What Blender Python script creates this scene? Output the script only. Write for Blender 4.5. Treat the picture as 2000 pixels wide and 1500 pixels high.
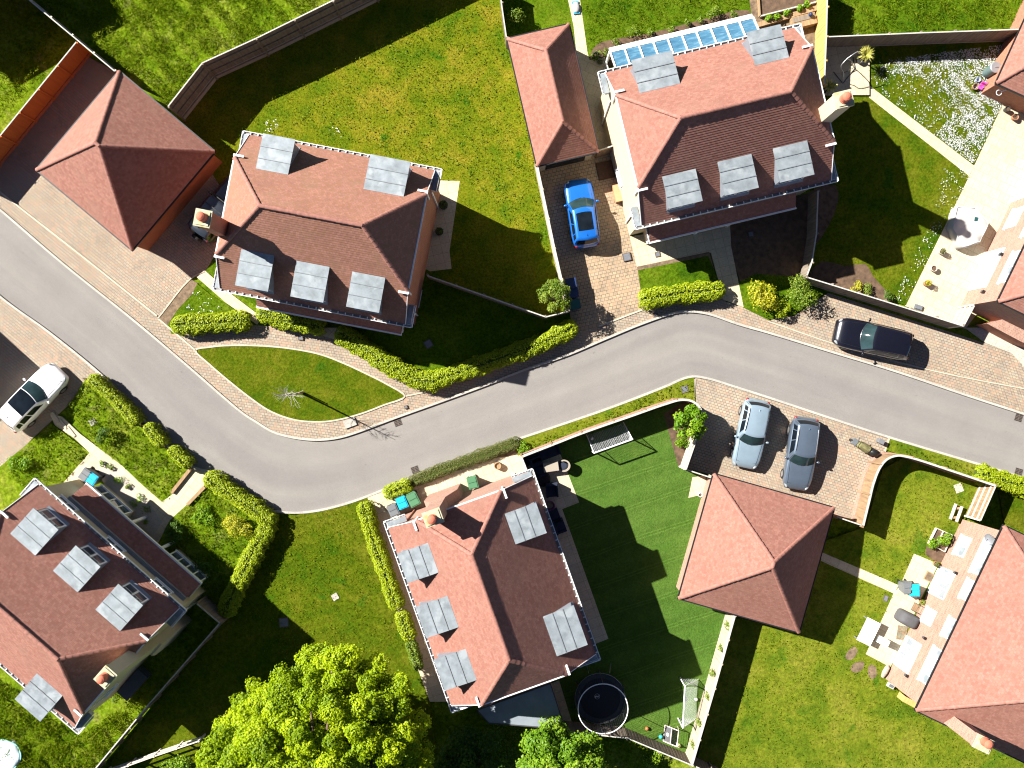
import bpy, math, random
import numpy as np
from mathutils import Vector, Matrix, noise

for o in list(bpy.data.objects):
    bpy.data.objects.remove(o)
SC = bpy.context.scene
COL = SC.collection
R = math.radians

# ------------------------------------------------------------------ camera, sky, sun, exposure
HC = 55.0          # flying height of the drone, m
KP = 31.0          # photo pixels per metre on the ground
cam_d = bpy.data.cameras.new('camera')
cam_d.sensor_width = 36.0
cam_d.angle = 2 * math.atan(1000.0 / (KP * HC))
cam_d.clip_start = 0.5
cam_d.clip_end = 3000
cam = bpy.data.objects.new('camera', cam_d)
cam.location = (0, 0, HC)
COL.objects.link(cam)
SC.camera = cam

SUN = Vector((-1.177, 0.58, 1.0)).normalized()     # towards the sun
EL = math.asin(SUN.z)
AZ = math.atan2(SUN.x, SUN.y)
W_ = bpy.data.worlds.new('World')
SC.world = W_
W_.use_nodes = True
nt = W_.node_tree
nt.nodes.clear()
sky = nt.nodes.new('ShaderNodeTexSky')
sky.sky_type = 'NISHITA'
sky.sun_disc = False
sky.sun_elevation = EL
sky.sun_rotation = AZ
sky.air_density = 0.4
sky.dust_density = 0.2
bgn = nt.nodes.new('ShaderNodeBackground')
bgn.inputs['Strength'].default_value = 0.05
wo = nt.nodes.new('ShaderNodeOutputWorld')
nt.links.new(sky.outputs[0], bgn.inputs['Color'])
nt.links.new(bgn.outputs[0], wo.inputs['Surface'])
sun_d = bpy.data.lights.new('sun', 'SUN')
sun_d.energy = 5.0
sun_d.angle = R(0.5)
sun_d.color = (1.0, 0.955, 0.88)
sun = bpy.data.objects.new('sun', sun_d)
sun.rotation_euler = (-SUN).to_track_quat('-Z', 'Y').to_euler()
sun.location = (0, 0, 80)
COL.objects.link(sun)
SC.view_settings.view_transform = 'Standard'
SC.view_settings.look = 'None'
SC.view_settings.exposure = 1.55
SC.view_settings.gamma = 1.0
SC.render.engine = 'CYCLES'
SC.cycles.pixel_filter_type = 'BLACKMAN_HARRIS'
SC.cycles.filter_width = 1.15
SC.cycles.max_bounces = 6
SC.cycles.diffuse_bounces = 3
SC.cycles.glossy_bounces = 3
SC.cycles.transmission_bounces = 4
SC.cycles.transparent_max_bounces = 8
random.seed(11)
RNG = np.random.default_rng(5)
# ------------------------------------------------------------------ helpers
def W(px, py, z=0.0):
    """photo pixel -> world point at the real height z"""
    s = (HC - z) / HC / KP
    return Vector(((px - 1000.0) * s, (750.0 - py) * s, z))

def lin(r, g, b):
    f = lambda c: ((c / 255.0 + 0.055) / 1.055) ** 2.4 if c > 10 else c / 255.0 / 12.92
    return (f(r), f(g), f(b))

def tag(o, label=None, cat=None, group=None, kind=None):
    if label: o['label'] = label
    if cat: o['category'] = cat
    if group: o['group'] = group
    if kind: o['kind'] = kind
    return o

def thing(name, label, cat, loc=(0, 0, 0), rz=0.0, group=None):
    o = bpy.data.objects.new(name, None)
    COL.objects.link(o)
    o.location = loc
    o.rotation_euler = (0, 0, rz)
    o.empty_display_size = 0.3
    return tag(o, label, cat, group)

class MB:
    def __init__(s):
        s.v = []; s.f = []; s.m = []; s.uv = []
        s.smooth = False
    def face(s, pts, mi=0, uv=None):
        n = len(s.v)
        s.v += [tuple(p) for p in pts]
        s.f.append(tuple(range(n, n + len(pts))))
        s.m.append(mi)
        s.uv.append(uv)
    def box(s, x0, x1, y0, y1, z0, z1, mi=0, M=None):
        P = [Vector(p) for p in ((x0, y0, z0), (x1, y0, z0), (x1, y1, z0), (x0, y1, z0),
                                 (x0, y0, z1), (x1, y0, z1), (x1, y1, z1), (x0, y1, z1))]
        if M: P = [M @ p for p in P]
        for q in ((3, 2, 1, 0), (4, 5, 6, 7), (0, 1, 5, 4), (1, 2, 6, 5), (2, 3, 7, 6), (3, 0, 4, 7)):
            s.face([P[i] for i in q], mi)
    def prism(s, poly, z0, z1, mi=0, ms=None):
        if area2(poly) < 0: poly = poly[::-1]
        ms = mi if ms is None else ms
        s.face([(p[0], p[1], z1) for p in poly], mi)
        n = len(poly)
        for i in range(n):
            a, b = poly[i], poly[(i + 1) % n]
            s.face([(a[0], a[1], z0), (b[0], b[1], z0), (b[0], b[1], z1), (a[0], a[1], z1)], ms)
    def bar(s, p, q, w, h=None, mi=0):
        """rectangular bar from p to q"""
        p = Vector(p); q = Vector(q); h = w if h is None else h
        d = (q - p)
        L = d.length
        if L < 1e-6: return
        M = Matrix.Translation((p + q) / 2) @ d.to_track_quat('X', 'Z').to_matrix().to_4x4()
        s.box(-L / 2, L / 2, -w / 2, w / 2, -h / 2, h / 2, mi, M)
    def tube(s, pts, r, n=8, mi=0, closed=False, caps=True):
        pts = [Vector(p) for p in pts]
        N = len(pts)
        rr = r if isinstance(r, (list, tuple)) else [r] * N
        rings = []
        for i, p in enumerate(pts):
            if closed: d = pts[(i + 1) % N] - pts[i - 1]
            else: d = pts[min(i + 1, N - 1)] - pts[max(i - 1, 0)]
            if d.length < 1e-9: d = Vector((0, 0, 1))
            d.normalize()
            a = Vector((0, 0, 1)) if abs(d.z) < 0.95 else Vector((1, 0, 0))
            u = d.cross(a).normalized(); w = d.cross(u)
            rings.append([p + (u * math.cos(2 * math.pi * k / n) + w * math.sin(2 * math.pi * k / n)) * rr[i] for k in range(n)])
        for i in range(N if closed else N - 1):
            A, B = rings[i], rings[(i + 1) % N]
            for k in range(n):
                s.face([A[k], A[(k + 1) % n], B[(k + 1) % n], B[k]], mi)
        if caps and not closed:
            s.face(rings[0][::-1], mi); s.face(rings[-1], mi)
    def lathe(s, prof, c=(0, 0, 0), n=20, mi=0, M=None):
        c = Vector(c)
        T = (lambda p: M @ p) if M else (lambda p: p)
        ring = lambda r, z: [T(c + Vector((r * math.cos(2 * math.pi * k / n), r * math.sin(2 * math.pi * k / n), z))) for k in range(n)]
        for (r0, z0), (r1, z1) in zip(prof[:-1], prof[1:]):
            A, B = ring(r0, z0), ring(r1, z1)
            for k in range(n):
                k2 = (k + 1) % n
                if r0 < 1e-5: s.face([A[0], B[k], B[k2]][::-1] if z1 > z0 else [A[0], B[k], B[k2]], mi)
                elif r1 < 1e-5: s.face([A[k], A[k2], B[0]], mi)
                else: s.face([A[k], A[k2], B[k2], B[k]], mi)
    def ball(s, c, r, n=14, mi=0, sz=1.0):
        m = n // 2
        s.lathe([(r * math.sin(math.pi * i / m) if 0 < i < m else 0.0, -r * sz * math.cos(math.pi * i / m)) for i in range(m + 1)], c, n, mi)
    def grid(s, G, mi=0, uvs=None):
        for i in range(len(G) - 1):
            for j in range(len(G[0]) - 1):
                s.face([G[i][j], G[i][j + 1], G[i + 1][j + 1], G[i + 1][j]], mi)
    def build(s, name, mats, parent=None, smooth=False, merge=False, recalc=False, loc=None, rz=None):
        me = bpy.data.meshes.new(name)
        me.from_pydata(s.v, [], s.f)
        if not isinstance(mats, (list, tuple)): mats = [mats]
        for m in mats: me.materials.append(m)
        me.polygons.foreach_set('material_index', s.m)
        uvl = me.uv_layers.new(name='UVMap')
        uvs = []
        for f, u in zip(s.f, s.uv):
            if u is not None:
                for a in u: uvs += [a[0], a[1]]
                continue
            P = [s.v[i] for i in f]
            nx = ny = nz = 0.0
            for i in range(len(P)):
                a, b = P[i], P[(i + 1) % len(P)]
                nx += (a[1] - b[1]) * (a[2] + b[2]); ny += (a[2] - b[2]) * (a[0] + b[0]); nz += (a[0] - b[0]) * (a[1] + b[1])
            l = math.sqrt(nx * nx + ny * ny + nz * nz) or 1.0
            nx /= l; ny /= l; nz /= l
            if abs(nz) > 0.8:
                for p in P: uvs += [p[0], p[1]]
            else:
                h = math.hypot(nx, ny)
                tx, ty = -ny / h, nx / h
                for p in P: uvs += [p[0] * tx + p[1] * ty, p[2] / max(0.2, math.sqrt(1 - nz * nz))]
        uvl.data.foreach_set('uv', uvs)
        if merge or recalc:
            import bmesh
            bm = bmesh.new(); bm.from_mesh(me)
            if merge: bmesh.ops.remove_doubles(bm, verts=bm.verts, dist=1e-4)
            if recalc: bmesh.ops.recalc_face_normals(bm, faces=bm.faces)
            bm.to_mesh(me); bm.free()
        if smooth:
            me.polygons.foreach_set('use_smooth', [True] * len(me.polygons))
        me.update()
        o = bpy.data.objects.new(name, me)
        COL.objects.link(o)
        if parent: o.parent = parent
        if loc is not None: o.location = loc
        if rz is not None: o.rotation_euler = (0, 0, rz)
        return o

def area2(poly):
    return sum(poly[i][0] * poly[(i + 1) % len(poly)][1] - poly[(i + 1) % len(poly)][0] * poly[i][1] for i in range(len(poly)))

def smooth_path(pts, sub=6, closed=False):
    P = [Vector(p) for p in pts]
    n = len(P)
    out = []
    segs = n if closed else n - 1
    for i in range(segs):
        p1, p2 = P[i % n], P[(i + 1) % n]
        p0 = P[(i - 1) % n] if closed or i > 0 else p1 * 2 - p2
        p3 = P[(i + 2) % n] if closed or i + 2 < n else p2 * 2 - p1
        d1 = max((p1 - p0).length, 1e-6) ** .5; d2 = max((p2 - p1).length, 1e-6) ** .5; d3 = max((p3 - p2).length, 1e-6) ** .5
        m1 = (p1 - p0) / d1 - (p2 - p0) / (d1 + d2) + (p2 - p1) / d2
        m2 = (p2 - p1) / d2 - (p3 - p1) / (d2 + d3) + (p3 - p2) / d3
        m1 *= d2; m2 *= d2
        for k in range(sub):
            t = k / sub
            out.append(p1 * (2 * t ** 3 - 3 * t ** 2 + 1) + m1 * (t ** 3 - 2 * t ** 2 + t) + p2 * (-2 * t ** 3 + 3 * t ** 2) + m2 * (t ** 3 - t ** 2))
    if not closed: out.append(P[-1])
    return out

def clip(poly, v, keep_above):
    """poly of (u,v) tuples clipped against v"""
    out = []
    n = len(poly)
    for i in range(n):
        a, b = poly[i], poly[(i + 1) % n]
        ia = (a[1] >= v) if keep_above else (a[1] <= v)
        ib = (b[1] >= v) if keep_above else (b[1] <= v)
        if ia: out.append(a)
        if ia != ib:
            t = (v - a[1]) / (b[1] - a[1])
            out.append((a[0] + (b[0] - a[0]) * t, v))
    return out

# ------------------------------------------------------------------ materials
class NT:
    def __init__(s, name):
        s.m = bpy.data.materials.new(name)
        s.m.use_nodes = True
        s.t = s.m.node_tree
        s.t.nodes.clear()
        s.out = s.n('ShaderNodeOutputMaterial')
        s.b = s.n('ShaderNodeBsdfPrincipled')
        s.l(s.b.outputs[0], s.out.inputs['Surface'])
    def n(s, typ, **kw):
        nd = s.t.nodes.new(typ)
        for k, v in kw.items(): setattr(nd, k, v)
        return nd
    def l(s, a, b): s.t.links.new(a, b)
    def coord(s, kind='Object', rot=0.0, scale=(1, 1, 1), loc=(0, 0, 0)):
        tc = s.n('ShaderNodeTexCoord')
        mp = s.n('ShaderNodeMapping')
        mp.inputs['Rotation'].default_value = (0, 0, rot)
        mp.inputs['Scale'].default_value = scale
        mp.inputs['Location'].default_value = loc
        s.l(tc.outputs[kind], mp.inputs['Vector'])
        return mp.outputs['Vector']
    def noise(s, vec, scale, detail=3, rough=.55, dist=0.0):
        nd = s.n('ShaderNodeTexNoise')
        nd.inputs['Scale'].default_value = scale
        nd.inputs['Detail'].default_value = detail
        nd.inputs['Roughness'].default_value = rough
        nd.inputs['Distortion'].default_value = dist
        s.l(vec, nd.inputs['Vector'])
        return nd.outputs['Fac']
    def ramp(s, fac, stops):
        nd = s.n('ShaderNodeValToRGB')
        el = nd.color_ramp.elements
        while len(el) < len(stops): el.new(0.5)
        for e, (p, c) in zip(el, stops):
            e.position = p; e.color = (c[0], c[1], c[2], 1) if not isinstance(c, (int, float)) else (c, c, c, 1)
        s.l(fac, nd.inputs['Fac'])
        return nd.outputs['Color']
    def mix(s, fac, a, b, blend='MIX'):
        nd = s.n('ShaderNodeMix', data_type='RGBA', blend_type=blend)
        for sock, v in ((nd.inputs[0], fac), (nd.inputs[6], a), (nd.inputs[7], b)):
            if hasattr(v, 'is_linked'): s.l(v, sock)
            elif isinstance(v, (int, float)): sock.default_value = v
            else: sock.default_value = (v[0], v[1], v[2], 1)
        return nd.outputs[2]
    def bump(s, h, strength=.5, dist=.02):
        nd = s.n('ShaderNodeBump')
        nd.inputs['Strength'].default_value = strength
        nd.inputs['Distance'].default_value = dist
        s.l(h, nd.inputs['Height'])
        s.l(nd.outputs[0], s.b.inputs['Normal'])
    def fin(s, col, rough=.8, metal=0.0, spec=.5, coat=0.0):
        if hasattr(col, 'is_linked'): s.l(col, s.b.inputs['Base Color'])
        else: s.b.inputs['Base Color'].default_value = (col[0], col[1], col[2], 1)
        s.b.inputs['Roughness'].default_value = rough
        s.b.inputs['Metallic'].default_value = metal
        s.b.inputs['Specular IOR Level'].default_value = spec
        s.b.inputs['Coat Weight'].default_value = coat
        s.b.inputs['Coat Roughness'].default_value = 0.04
        return s.m

def mul(c, k): return (c[0] * k, c[1] * k, c[2] * k)

def plain(name, col, rough=.7, metal=0, var=.12, scale=3.0, spec=.4, coat=0.0, bump=0.0, bscale=30.0, stain=None):
    t = NT(name)
    v = t.coord('Object')
    n = t.noise(v, scale, 4, .6)
    c = t.ramp(n, [(.3, mul(col, 1 - var)), (.7, mul(col, 1 + var))])
    if stain is not None:
        f = t.ramp(t.noise(v, scale * .6, 3, .6, .3), [(.52, 0.0), (.66, 1.0)])
        c = t.mix(f, c, stain)
    if bump: t.bump(t.noise(v, bscale, 3), bump, .01)
    return t.fin(c, rough, metal, spec, coat)

def m_grass(name, a, b, c, big=.25, mid=1.6, patch=None, pscale=.8, pth=(.56, .64), seam=None, fine=11.0, stripes=None, lo=.55, hi=1.5):
    t = NT(name)
    v = t.coord('Object')
    n1 = t.noise(v, big, 3, .55, .2)
    n2 = t.noise(v, mid, 4, .65, .3)
    m = t.mix(.5, n1, n2)
    col = t.ramp(m, [(.36, a), (.5, b), (.64, c)])
    if patch is not None:
        f = t.ramp(t.noise(v, pscale, 3, .6, .4), [(pth[0], 0.0), (pth[1], .85)])
        col = t.mix(f, col, patch)
    g = t.noise(v, fine, 4, .75)
    col = t.mix(1.0, col, t.ramp(g, [(.32, lo), (.68, hi)]), 'MULTIPLY')
    if stripes:
        vs = t.coord('Object', rot=stripes)
        w = t.n('ShaderNodeTexWave', wave_type='BANDS', bands_direction='Y')
        w.inputs['Scale'].default_value = .16
        w.inputs['Distortion'].default_value = .6
        t.l(vs, w.inputs['Vector'])
        col = t.mix(1.0, col, t.ramp(w.outputs['Fac'], [(.0, .86), (.02, 1.3), (.05, .92), (1.0, 1.08)]), 'MULTIPLY')
    t.bump(g, .9, .06)
    return t.fin(col, .95, 0, .0)

def m_brick(name, c1, c2, mortar, bw, bh, ms=.012, rot=0.0, kind='UV', rough=.85, big=.35, var=.25, offset=.5, bias=0.0, bumpd=.01, grime=None, speck=None, pal=None):
    t = NT(name)
    v = t.coord(kind, rot=rot)
    br = t.n('ShaderNodeTexBrick')
    br.offset = offset
    br.inputs['Scale'].default_value = 1.0
    br.inputs['Brick Width'].default_value = bw
    br.inputs['Row Height'].default_value = bh
    br.inputs['Mortar Size'].default_value = ms
    br.inputs['Mortar Smooth'].default_value = .3
    br.inputs['Bias'].default_value = bias
    br.inputs['Color1'].default_value = (*c1, 1)
    br.inputs['Color2'].default_value = (*c2, 1)
    br.inputs['Mortar'].default_value = (*mortar, 1)
    t.l(v, br.inputs['Vector'])
    ov = t.coord('Object')
    n = t.noise(ov, big, 4, .65, .2)
    col = t.mix(1.0, br.outputs['Color'], t.ramp(n, [(.3, 1 - var), (.7, 1 + var)]), 'MULTIPLY')
    f = t.noise(ov, 9, 3, .7)
    col = t.mix(1.0, col, t.ramp(f, [(.3, .86), (.7, 1.14)]), 'MULTIPLY')
    if speck is not None:
        wn = t.n('ShaderNodeTexWhiteNoise', noise_dimensions='2D')
        sn = t.n('ShaderNodeVectorMath', operation='SNAP')
        sn.inputs[1].default_value = (bw, bh, 1)
        t.l(v, sn.inputs[0]); t.l(sn.outputs[0], wn.inputs['Vector'])
        col = t.mix(t.ramp(wn.outputs['Value'], [(.55, 0.0), (1.0, .8)]), col, speck)
        if pal:
            pc = t.ramp(wn.outputs['Value'], [(i / (len(pal) - 1), c) for i, c in enumerate(pal)])
            col = t.mix(1.0, col, pc, 'MULTIPLY')
    if grime is not None:
        gf = t.ramp(t.noise(ov, .55, 4, .7, .5), [(.5, 0.0), (.75, .65)])
        col = t.mix(gf, col, grime)
    t.bump(br.outputs['Fac'], -.6, bumpd)
    return t.fin(col, rough, 0, .3)

M = {}
# ground
M['terrain'] = m_grass('terrain grass', (.03, .05, .001), (.06, .085, .001), (.09, .10, .003))
M['rough'] = m_grass('rough grass', (.045, .09, .003), (.10, .155, .006), (.16, .19, .02), .35, 1.3, (.17, .175, .045), .9, (.58, .75), fine=5, lo=.45, hi=1.55)
M['lawn_moss'] = m_grass('mossy lawn', (.05, .098, .004), (.115, .134, .006), (.185, .158, .014), .2, .8, (.025, .085, .004), .55, (.64, .70), fine=7, lo=.5, hi=1.5)
M['lawn'] = m_grass('lawn', (.032, .072, .003), (.066, .09, .004), (.105, .112, .009), .3, 1.0, (.028, .078, .004), .5, (.62, .7), fine=6, lo=.55, hi=1.45)
M['lawn_green'] = m_grass('green lawn', (.028, .07, .003), (.06, .108, .004), (.095, .135, .008), .25, 1.2, fine=6, lo=.5, hi=1.5)
M['lawn_bright'] = m_grass('bright lawn', (.055, .10, .006), (.112, .14, .010), (.165, .168, .02), .3, .9, (.04, .10, .006), .45, (.6, .7), fine=6, lo=.6, hi=1.4)
M['turf'] = m_grass('artificial turf', (.045, .098, .014), (.058, .113, .018), (.072, .126, .022), .3, 2.0, stripes=R(-19), fine=9, lo=.75, hi=1.25)
M['asphalt'] = None
def m_asphalt():
    t = NT('asphalt')
    uv = t.coord('UV', scale=(.045, .62, 1))
    v = t.coord('Object')
    n = t.noise(uv, 1.0, 3, .5, .3)
    col = t.ramp(n, [(.34, (.185, .173, .165)), (.5, (.202, .189, .178)), (.66, (.222, .207, .19))])
    n2 = t.noise(v, .5, 4, .6, .2)
    col = t.mix(1.0, col, t.ramp(n2, [(.3, .95), (.7, 1.05)]), 'MULTIPLY')
    n3 = t.noise(v, 22, 3, .85)
    col = t.mix(1.0, col, t.ramp(n3, [(.3, .84), (.7, 1.16)]), 'MULTIPLY')
    st = t.ramp(t.noise(v, .9, 4, .7, 1.0), [(.68, 0.0), (.8, .22)])
    col = t.mix(st, col, (.28, .235, .175))
    sp = t.ramp(t.noise(v, 3.2, 2, .5), [(.73, 0.0), (.76, .45)])
    col = t.mix(sp, col, (.12, .11, .105))
    t.bump(n3, .3, .01)
    return t.fin(col, .9, 0, .2)
M['asphalt'] = m_asphalt()
for nm, rot in (('paving_west', R(39.5)), ('paving_oval', R(8)), ('paving_drive', R(-13)), ('paving_east', R(17)), ('paving_path', R(-3))):
    M[nm] = m_brick('block ' + nm.replace('_', ' '), (.255, .215, .17), (.305, .258, .20), (.115, .098, .08), .22, .165, .016, rot, grime=(.235, .20, .155), speck=(.29, .205, .15), big=.25, var=.14, pal=[(.92, .90, .90), (1.14, 1.05, .99), (1.03, 1.04, 1.06), (1.2, 1.18, 1.08), (.98, .95, .92), (1.19, 1.11, 1.05)])
M['paving_dark'] = m_brick('block paving soiled', (.29, .225, .155), (.37, .285, .19), (.13, .11, .085), .25, .21, .02, R(-13), grime=(.22, .18, .13), speck=(.30, .20, .14), big=.4, var=.16, pal=[(.88, .86, .85), (1.1, 1.02, .95), (1.0, 1.0, 1.0), (1.16, 1.14, 1.03)])
for nm, rot in (('slab_a', R(-13)), ('slab_b', R(40)), ('slab_c', R(25)), ('slab_d', R(-20))):
    M[nm] = m_brick('cream slabs ' + nm[-1], (.47, .40, .275), (.53, .45, .31), (.32, .26, .17), .6, .6, .012, rot, big=.8, var=.07, offset=.0 if nm != 'slab_c' else .5)
M['kerb'] = m_brick('kerb stone', (.34, .32, .285), (.39, .365, .32), (.24, .225, .2), .9, 5, .01, 0, var=.1)
M['edging'] = plain('edging concrete', (.42, .37, .29), .9, var=.12)
M['soil'] = plain('garden soil', (.10, .062, .038), .95, var=.4, scale=3, bump=.9, bscale=9)
M['mulch'] = plain('brown mulch', (.15, .105, .065), .95, var=.45, scale=4, bump=.9, bscale=11)
M['gravel'] = plain('pale gravel', (.42, .37, .31), .95, var=.3, scale=14, bump=.7, bscale=25)
# building
M['tile'] = m_brick('roof tile', (.23, .106, .08), (.28, .132, .10), (.17, .078, .06),  .165, .145, .005, 0, big=.5, var=.1, bumpd=.003, grime=(.205, .11, .08), speck=(.21, .085, .062))
M['tile_moss'] = m_brick('roof tile weathered', (.235, .11, .078), (.285, .136, .098), (.16, .076, .056),  .165, .145, .005, 0, big=.5, var=.12, bumpd=.003, grime=(.19, .115, .07), speck=(.22, .105, .06))
M['ridge'] = plain('ridge tile', (.265, .118, .09), .8, var=.25, scale=5)
M['mortar'] = plain('ridge mortar', (.07, .045, .04), .95)
M['brick'] = m_brick('red brick', (.29, .088, .048), (.38, .135, .08), (.34, .22, .155), .225, .075, .011, 0, var=.12, big=.8)
M['brick_pale'] = m_brick('pale red brick', (.27, .132, .098), (.33, .175, .13), (.34, .26, .205), .225, .075, .011, 0, var=.1, big=.8, speck=(.38, .235, .18))
M['brick_garage'] = m_brick('orange red brick', (.28, .075, .035), (.36, .11, .05), (.24, .12, .07), .225, .075, .011, 0, var=.15, big=.8)
M['render'] = plain('cream render', (.50, .43, .30), .9, var=.05, scale=1.2, bump=.15, bscale=40)
M['white'] = plain('white painted timber', (.74, .75, .76), .5, var=.03)
M['pvc'] = plain('white upvc', (.78, .79, .80), .4, var=.02)
M['fascia_black'] = plain('black fascia', (.012, .012, .014), .5, var=.1)
M['lead'] = plain('lead sheet', (.205, .235, .256), .62, .2, var=.24, scale=1.9, stain=(.285, .315, .335), spec=.4)
M['lead_seam'] = plain('lead roll', (.20, .22, .24), .5, .3, var=.1)
M['lead_dark'] = plain('weathered lead', (.20, .225, .26), .6, .2, var=.12, scale=2)
M['soffit'] = plain('soffit shade board', (.22, .21, .2), .8)
M['cap'] = plain('lichen concrete cap', (.40, .37, .26), .95, var=.2, scale=5, stain=(.30, .29, .12))
M['pot'] = plain('terracotta chimney pot', (.48, .13, .075), .75, var=.12)
M['soot'] = plain('soot', (.05, .025, .018), .95)
M['flatroof'] = plain('grey flat roof felt', (.19, .22, .25), .7, var=.12, scale=1.2)
M['door_dark'] = plain('dark blue grey door', (.04, .05, .065), .5)
M['garage_door'] = plain('black garage door', (.018, .018, .02), .55)
M['stonework'] = plain('buff stone band', (.55, .44, .28), .85, var=.08)
def m_glass(name, col, rough=.03, spec=.6):
    t = NT(name)
    v = t.coord('Object')
    c = t.ramp(t.noise(v, 1.3, 2), [(.35, mul(col, .7)), (.65, mul(col, 1.3))])
    return t.fin(c, rough, 0, spec, 0)
M['glass'] = m_glass('window glass', (.05, .07, .09))
M['glass_pale'] = m_glass('sun glare window glass', (.30, .34, .38), .05)  # sun glare on the garden windows put into the pane colour
def m_conservatory():
    t = NT('blue roof glazing')
    v = t.coord('Object', rot=R(35), scale=(1, 5, 1))
    c = t.ramp(t.noise(v, 1.2, 3, .6, .6), [(.3, (.035, .10, .17)), (.55, (.055, .145, .225)), (.72, (.13, .24, .31))])
    return t.fin(c, .35, 0, .3)
M['glass_blue'] = m_conservatory()
# timber
def m_wood(name, c, var=.3, vertical=True, sc=7.0):
    t = NT(name)
    v = t.coord('UV', scale=(sc, .6, 1))
    n = t.noise(v, 1.0, 4, .6)
    col = t.ramp(n, [(.3, mul(c, 1 - var)), (.7, mul(c, 1 + var))])
    return t.fin(col, .85, 0, .2)
M['fence_grey'] = m_wood('weathered fence board', (.20, .165, .13))
M['fence_brown'] = m_wood('brown fence board', (.25, .165, .095), .35)
M['fence_orange'] = m_wood('orange stained board', (.36, .115, .03), .15)
M['fence_new'] = m_wood('new yellow timber', (.52, .32, .11), .25)
M['fence_pale'] = m_wood('pale fence board', (.37, .32, .245), .25)
M['rail'] = m_wood('pale rail', (.52, .47, .40), .15)
M['cap_pale'] = m_wood('pale timber and sunlit caps', (.44, .42, .375), .15)  # on fence caps the sun on their tops is put into this pale colour
M['gravelboard'] = plain('concrete gravel board', (.33, .29, .25), .9)
M['sleeper'] = m_wood('oak sleeper', (.30, .20, .11), .3)
# things
M['rubber'] = plain('tyre rubber', (.015, .015, .016), .8)
M['alloy'] = plain('alloy rim', (.45, .46, .48), .3, .8, var=.03)
M['steel_white'] = plain('white coated steel', (.82, .83, .85), .35, var=.02)
M['steel_dark'] = plain('dark grey steel', (.06, .06, .065), .45, var=.05)
M['steel_grey'] = plain('grey steel', (.30, .31, .33), .4, .5, var=.05)
M['plastic_blue'] = plain('cyan bin lid', (.01, .36, .58), .45, var=.06)
M['plastic_black'] = plain('black bin plastic', (.03, .032, .035), .5, var=.1)
M['plastic_green'] = plain('green bin plastic', (.06, .17, .085), .5, var=.08)
M['plastic_grey'] = plain('grey bin plastic', (.13, .14, .15), .5, var=.08)
M['plastic_navy'] = plain('navy box plastic', (.012, .03, .10), .5)
M['plastic_teal'] = plain('teal box plastic', (.008, .07, .075), .5)
M['cloth_white'] = plain('white cover cloth', (.40, .39, .375), .9, var=.05, scale=2, bump=.3, bscale=4)
M['cloth_navy'] = plain('navy fabric', (.02, .027, .05), .9, var=.1)
M['cloth_grey'] = plain('charcoal cover', (.075, .075, .08), .8, var=.1)
M['rattan'] = plain('taupe rattan', (.30, .26, .21), .8, var=.1, scale=20)
M['net'] = plain('white net cord', (.72, .74, .76), .8)
M['net_dark'] = plain('dark net cord', (.025, .027, .035), .8)
M['jump_mat'] = plain('trampoline mat', (.006, .007, .012), .6, var=.1)
M['stone_block'] = plain('stone block', (.45, .40, .34), .95, var=.25, scale=5)
M['terracotta'] = plain('terracotta pot', (.36, .17, .09), .85, var=.15)
M['drain'] = plain('cast iron', (.10, .075, .06), .8, var=.2, scale=6)
M['manhole'] = plain('manhole plate', (.13, .14, .16), .75, var=.15, scale=5)
M['camo'] = plain('camouflage cover', (.13, .12, .05), .9, var=.5, scale=5, stain=(.05, .05, .025), bump=.5, bscale=8)
M['doormat'] = m_brick('rag rug', (.28, .17, .10), (.20, .22, .16), (.10, .08, .05), .12, .06, .01, R(20), var=.3, big=4)
M['bark'] = plain('bark', (.13, .09, .06), .95, var=.3, scale=6, bump=.6, bscale=20)
M['twig'] = plain('pale twig', (.38, .35, .31), .9, var=.2)

def m_leaf(name, dark, mid, light, trans=.35, rough=.5, mottle=.8):
    t = NT(name)
    at = t.n('ShaderNodeAttribute', attribute_name='tint')
    v = t.coord('Object')
    n = t.noise(v, mottle, 3, .6)
    mm = t.mix(.35, at.outputs['Fac'], n)
    c = t.ramp(mm, [(.15, dark), (.5, mid), (.85, light)])
    t.l(c, t.b.inputs['Base Color'])
    t.b.inputs['Roughness'].default_value = rough
    t.b.inputs['Specular IOR Level'].default_value = .22 if rough < .7 else 0.0
    tr = t.n('ShaderNodeBsdfTranslucent')
    t.l(t.mix(1.0, c, (1.2, 1.2, .4), 'MULTIPLY'), tr.inputs['Color'])
    ms = t.n('ShaderNodeMixShader')
    ms.inputs[0].default_value = trans
    t.l(t.b.outputs[0], ms.inputs[1]); t.l(tr.outputs[0], ms.inputs[2])
    t.l(ms.outputs[0], t.out.inputs['Surface'])
    return t.m
M['leaf_hedge'] = m_leaf('laurel leaf', (.14, .20, .003), (.27, .35, .005), (.42, .48, .025), .3, .5)
M['leaf_tree'] = m_leaf('spring oak leaf', (.10, .18, .002), (.28, .39, .003), (.46, .54, .01), .4, .55, .9)
M['leaf_tree2'] = m_leaf('mid green leaf', (.06, .16, .006), (.16, .29, .012), (.32, .43, .03), .35, .5)
M['leaf_shrub'] = m_leaf('shrub leaf', (.05, .11, .006), (.13, .20, .012), (.28, .34, .05), .3, .5)
M['leaf_gold'] = m_leaf('golden shrub leaf', (.17, .20, .004), (.38, .37, .012), (.56, .50, .06), .3, .5)
M['leaf_dark'] = m_leaf('dark shrub leaf', (.025, .07, .006), (.06, .13, .012), (.12, .20, .025), .25, .5)
M['leaf_heath'] = m_leaf('heath foliage', (.045, .07, .02), (.11, .13, .035), (.22, .19, .09), .2, .7)
M['leaf_fresh'] = m_leaf('fresh green leaf', (.05, .14, .003), (.14, .28, .006), (.30, .42, .02), .35, .5)
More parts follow.
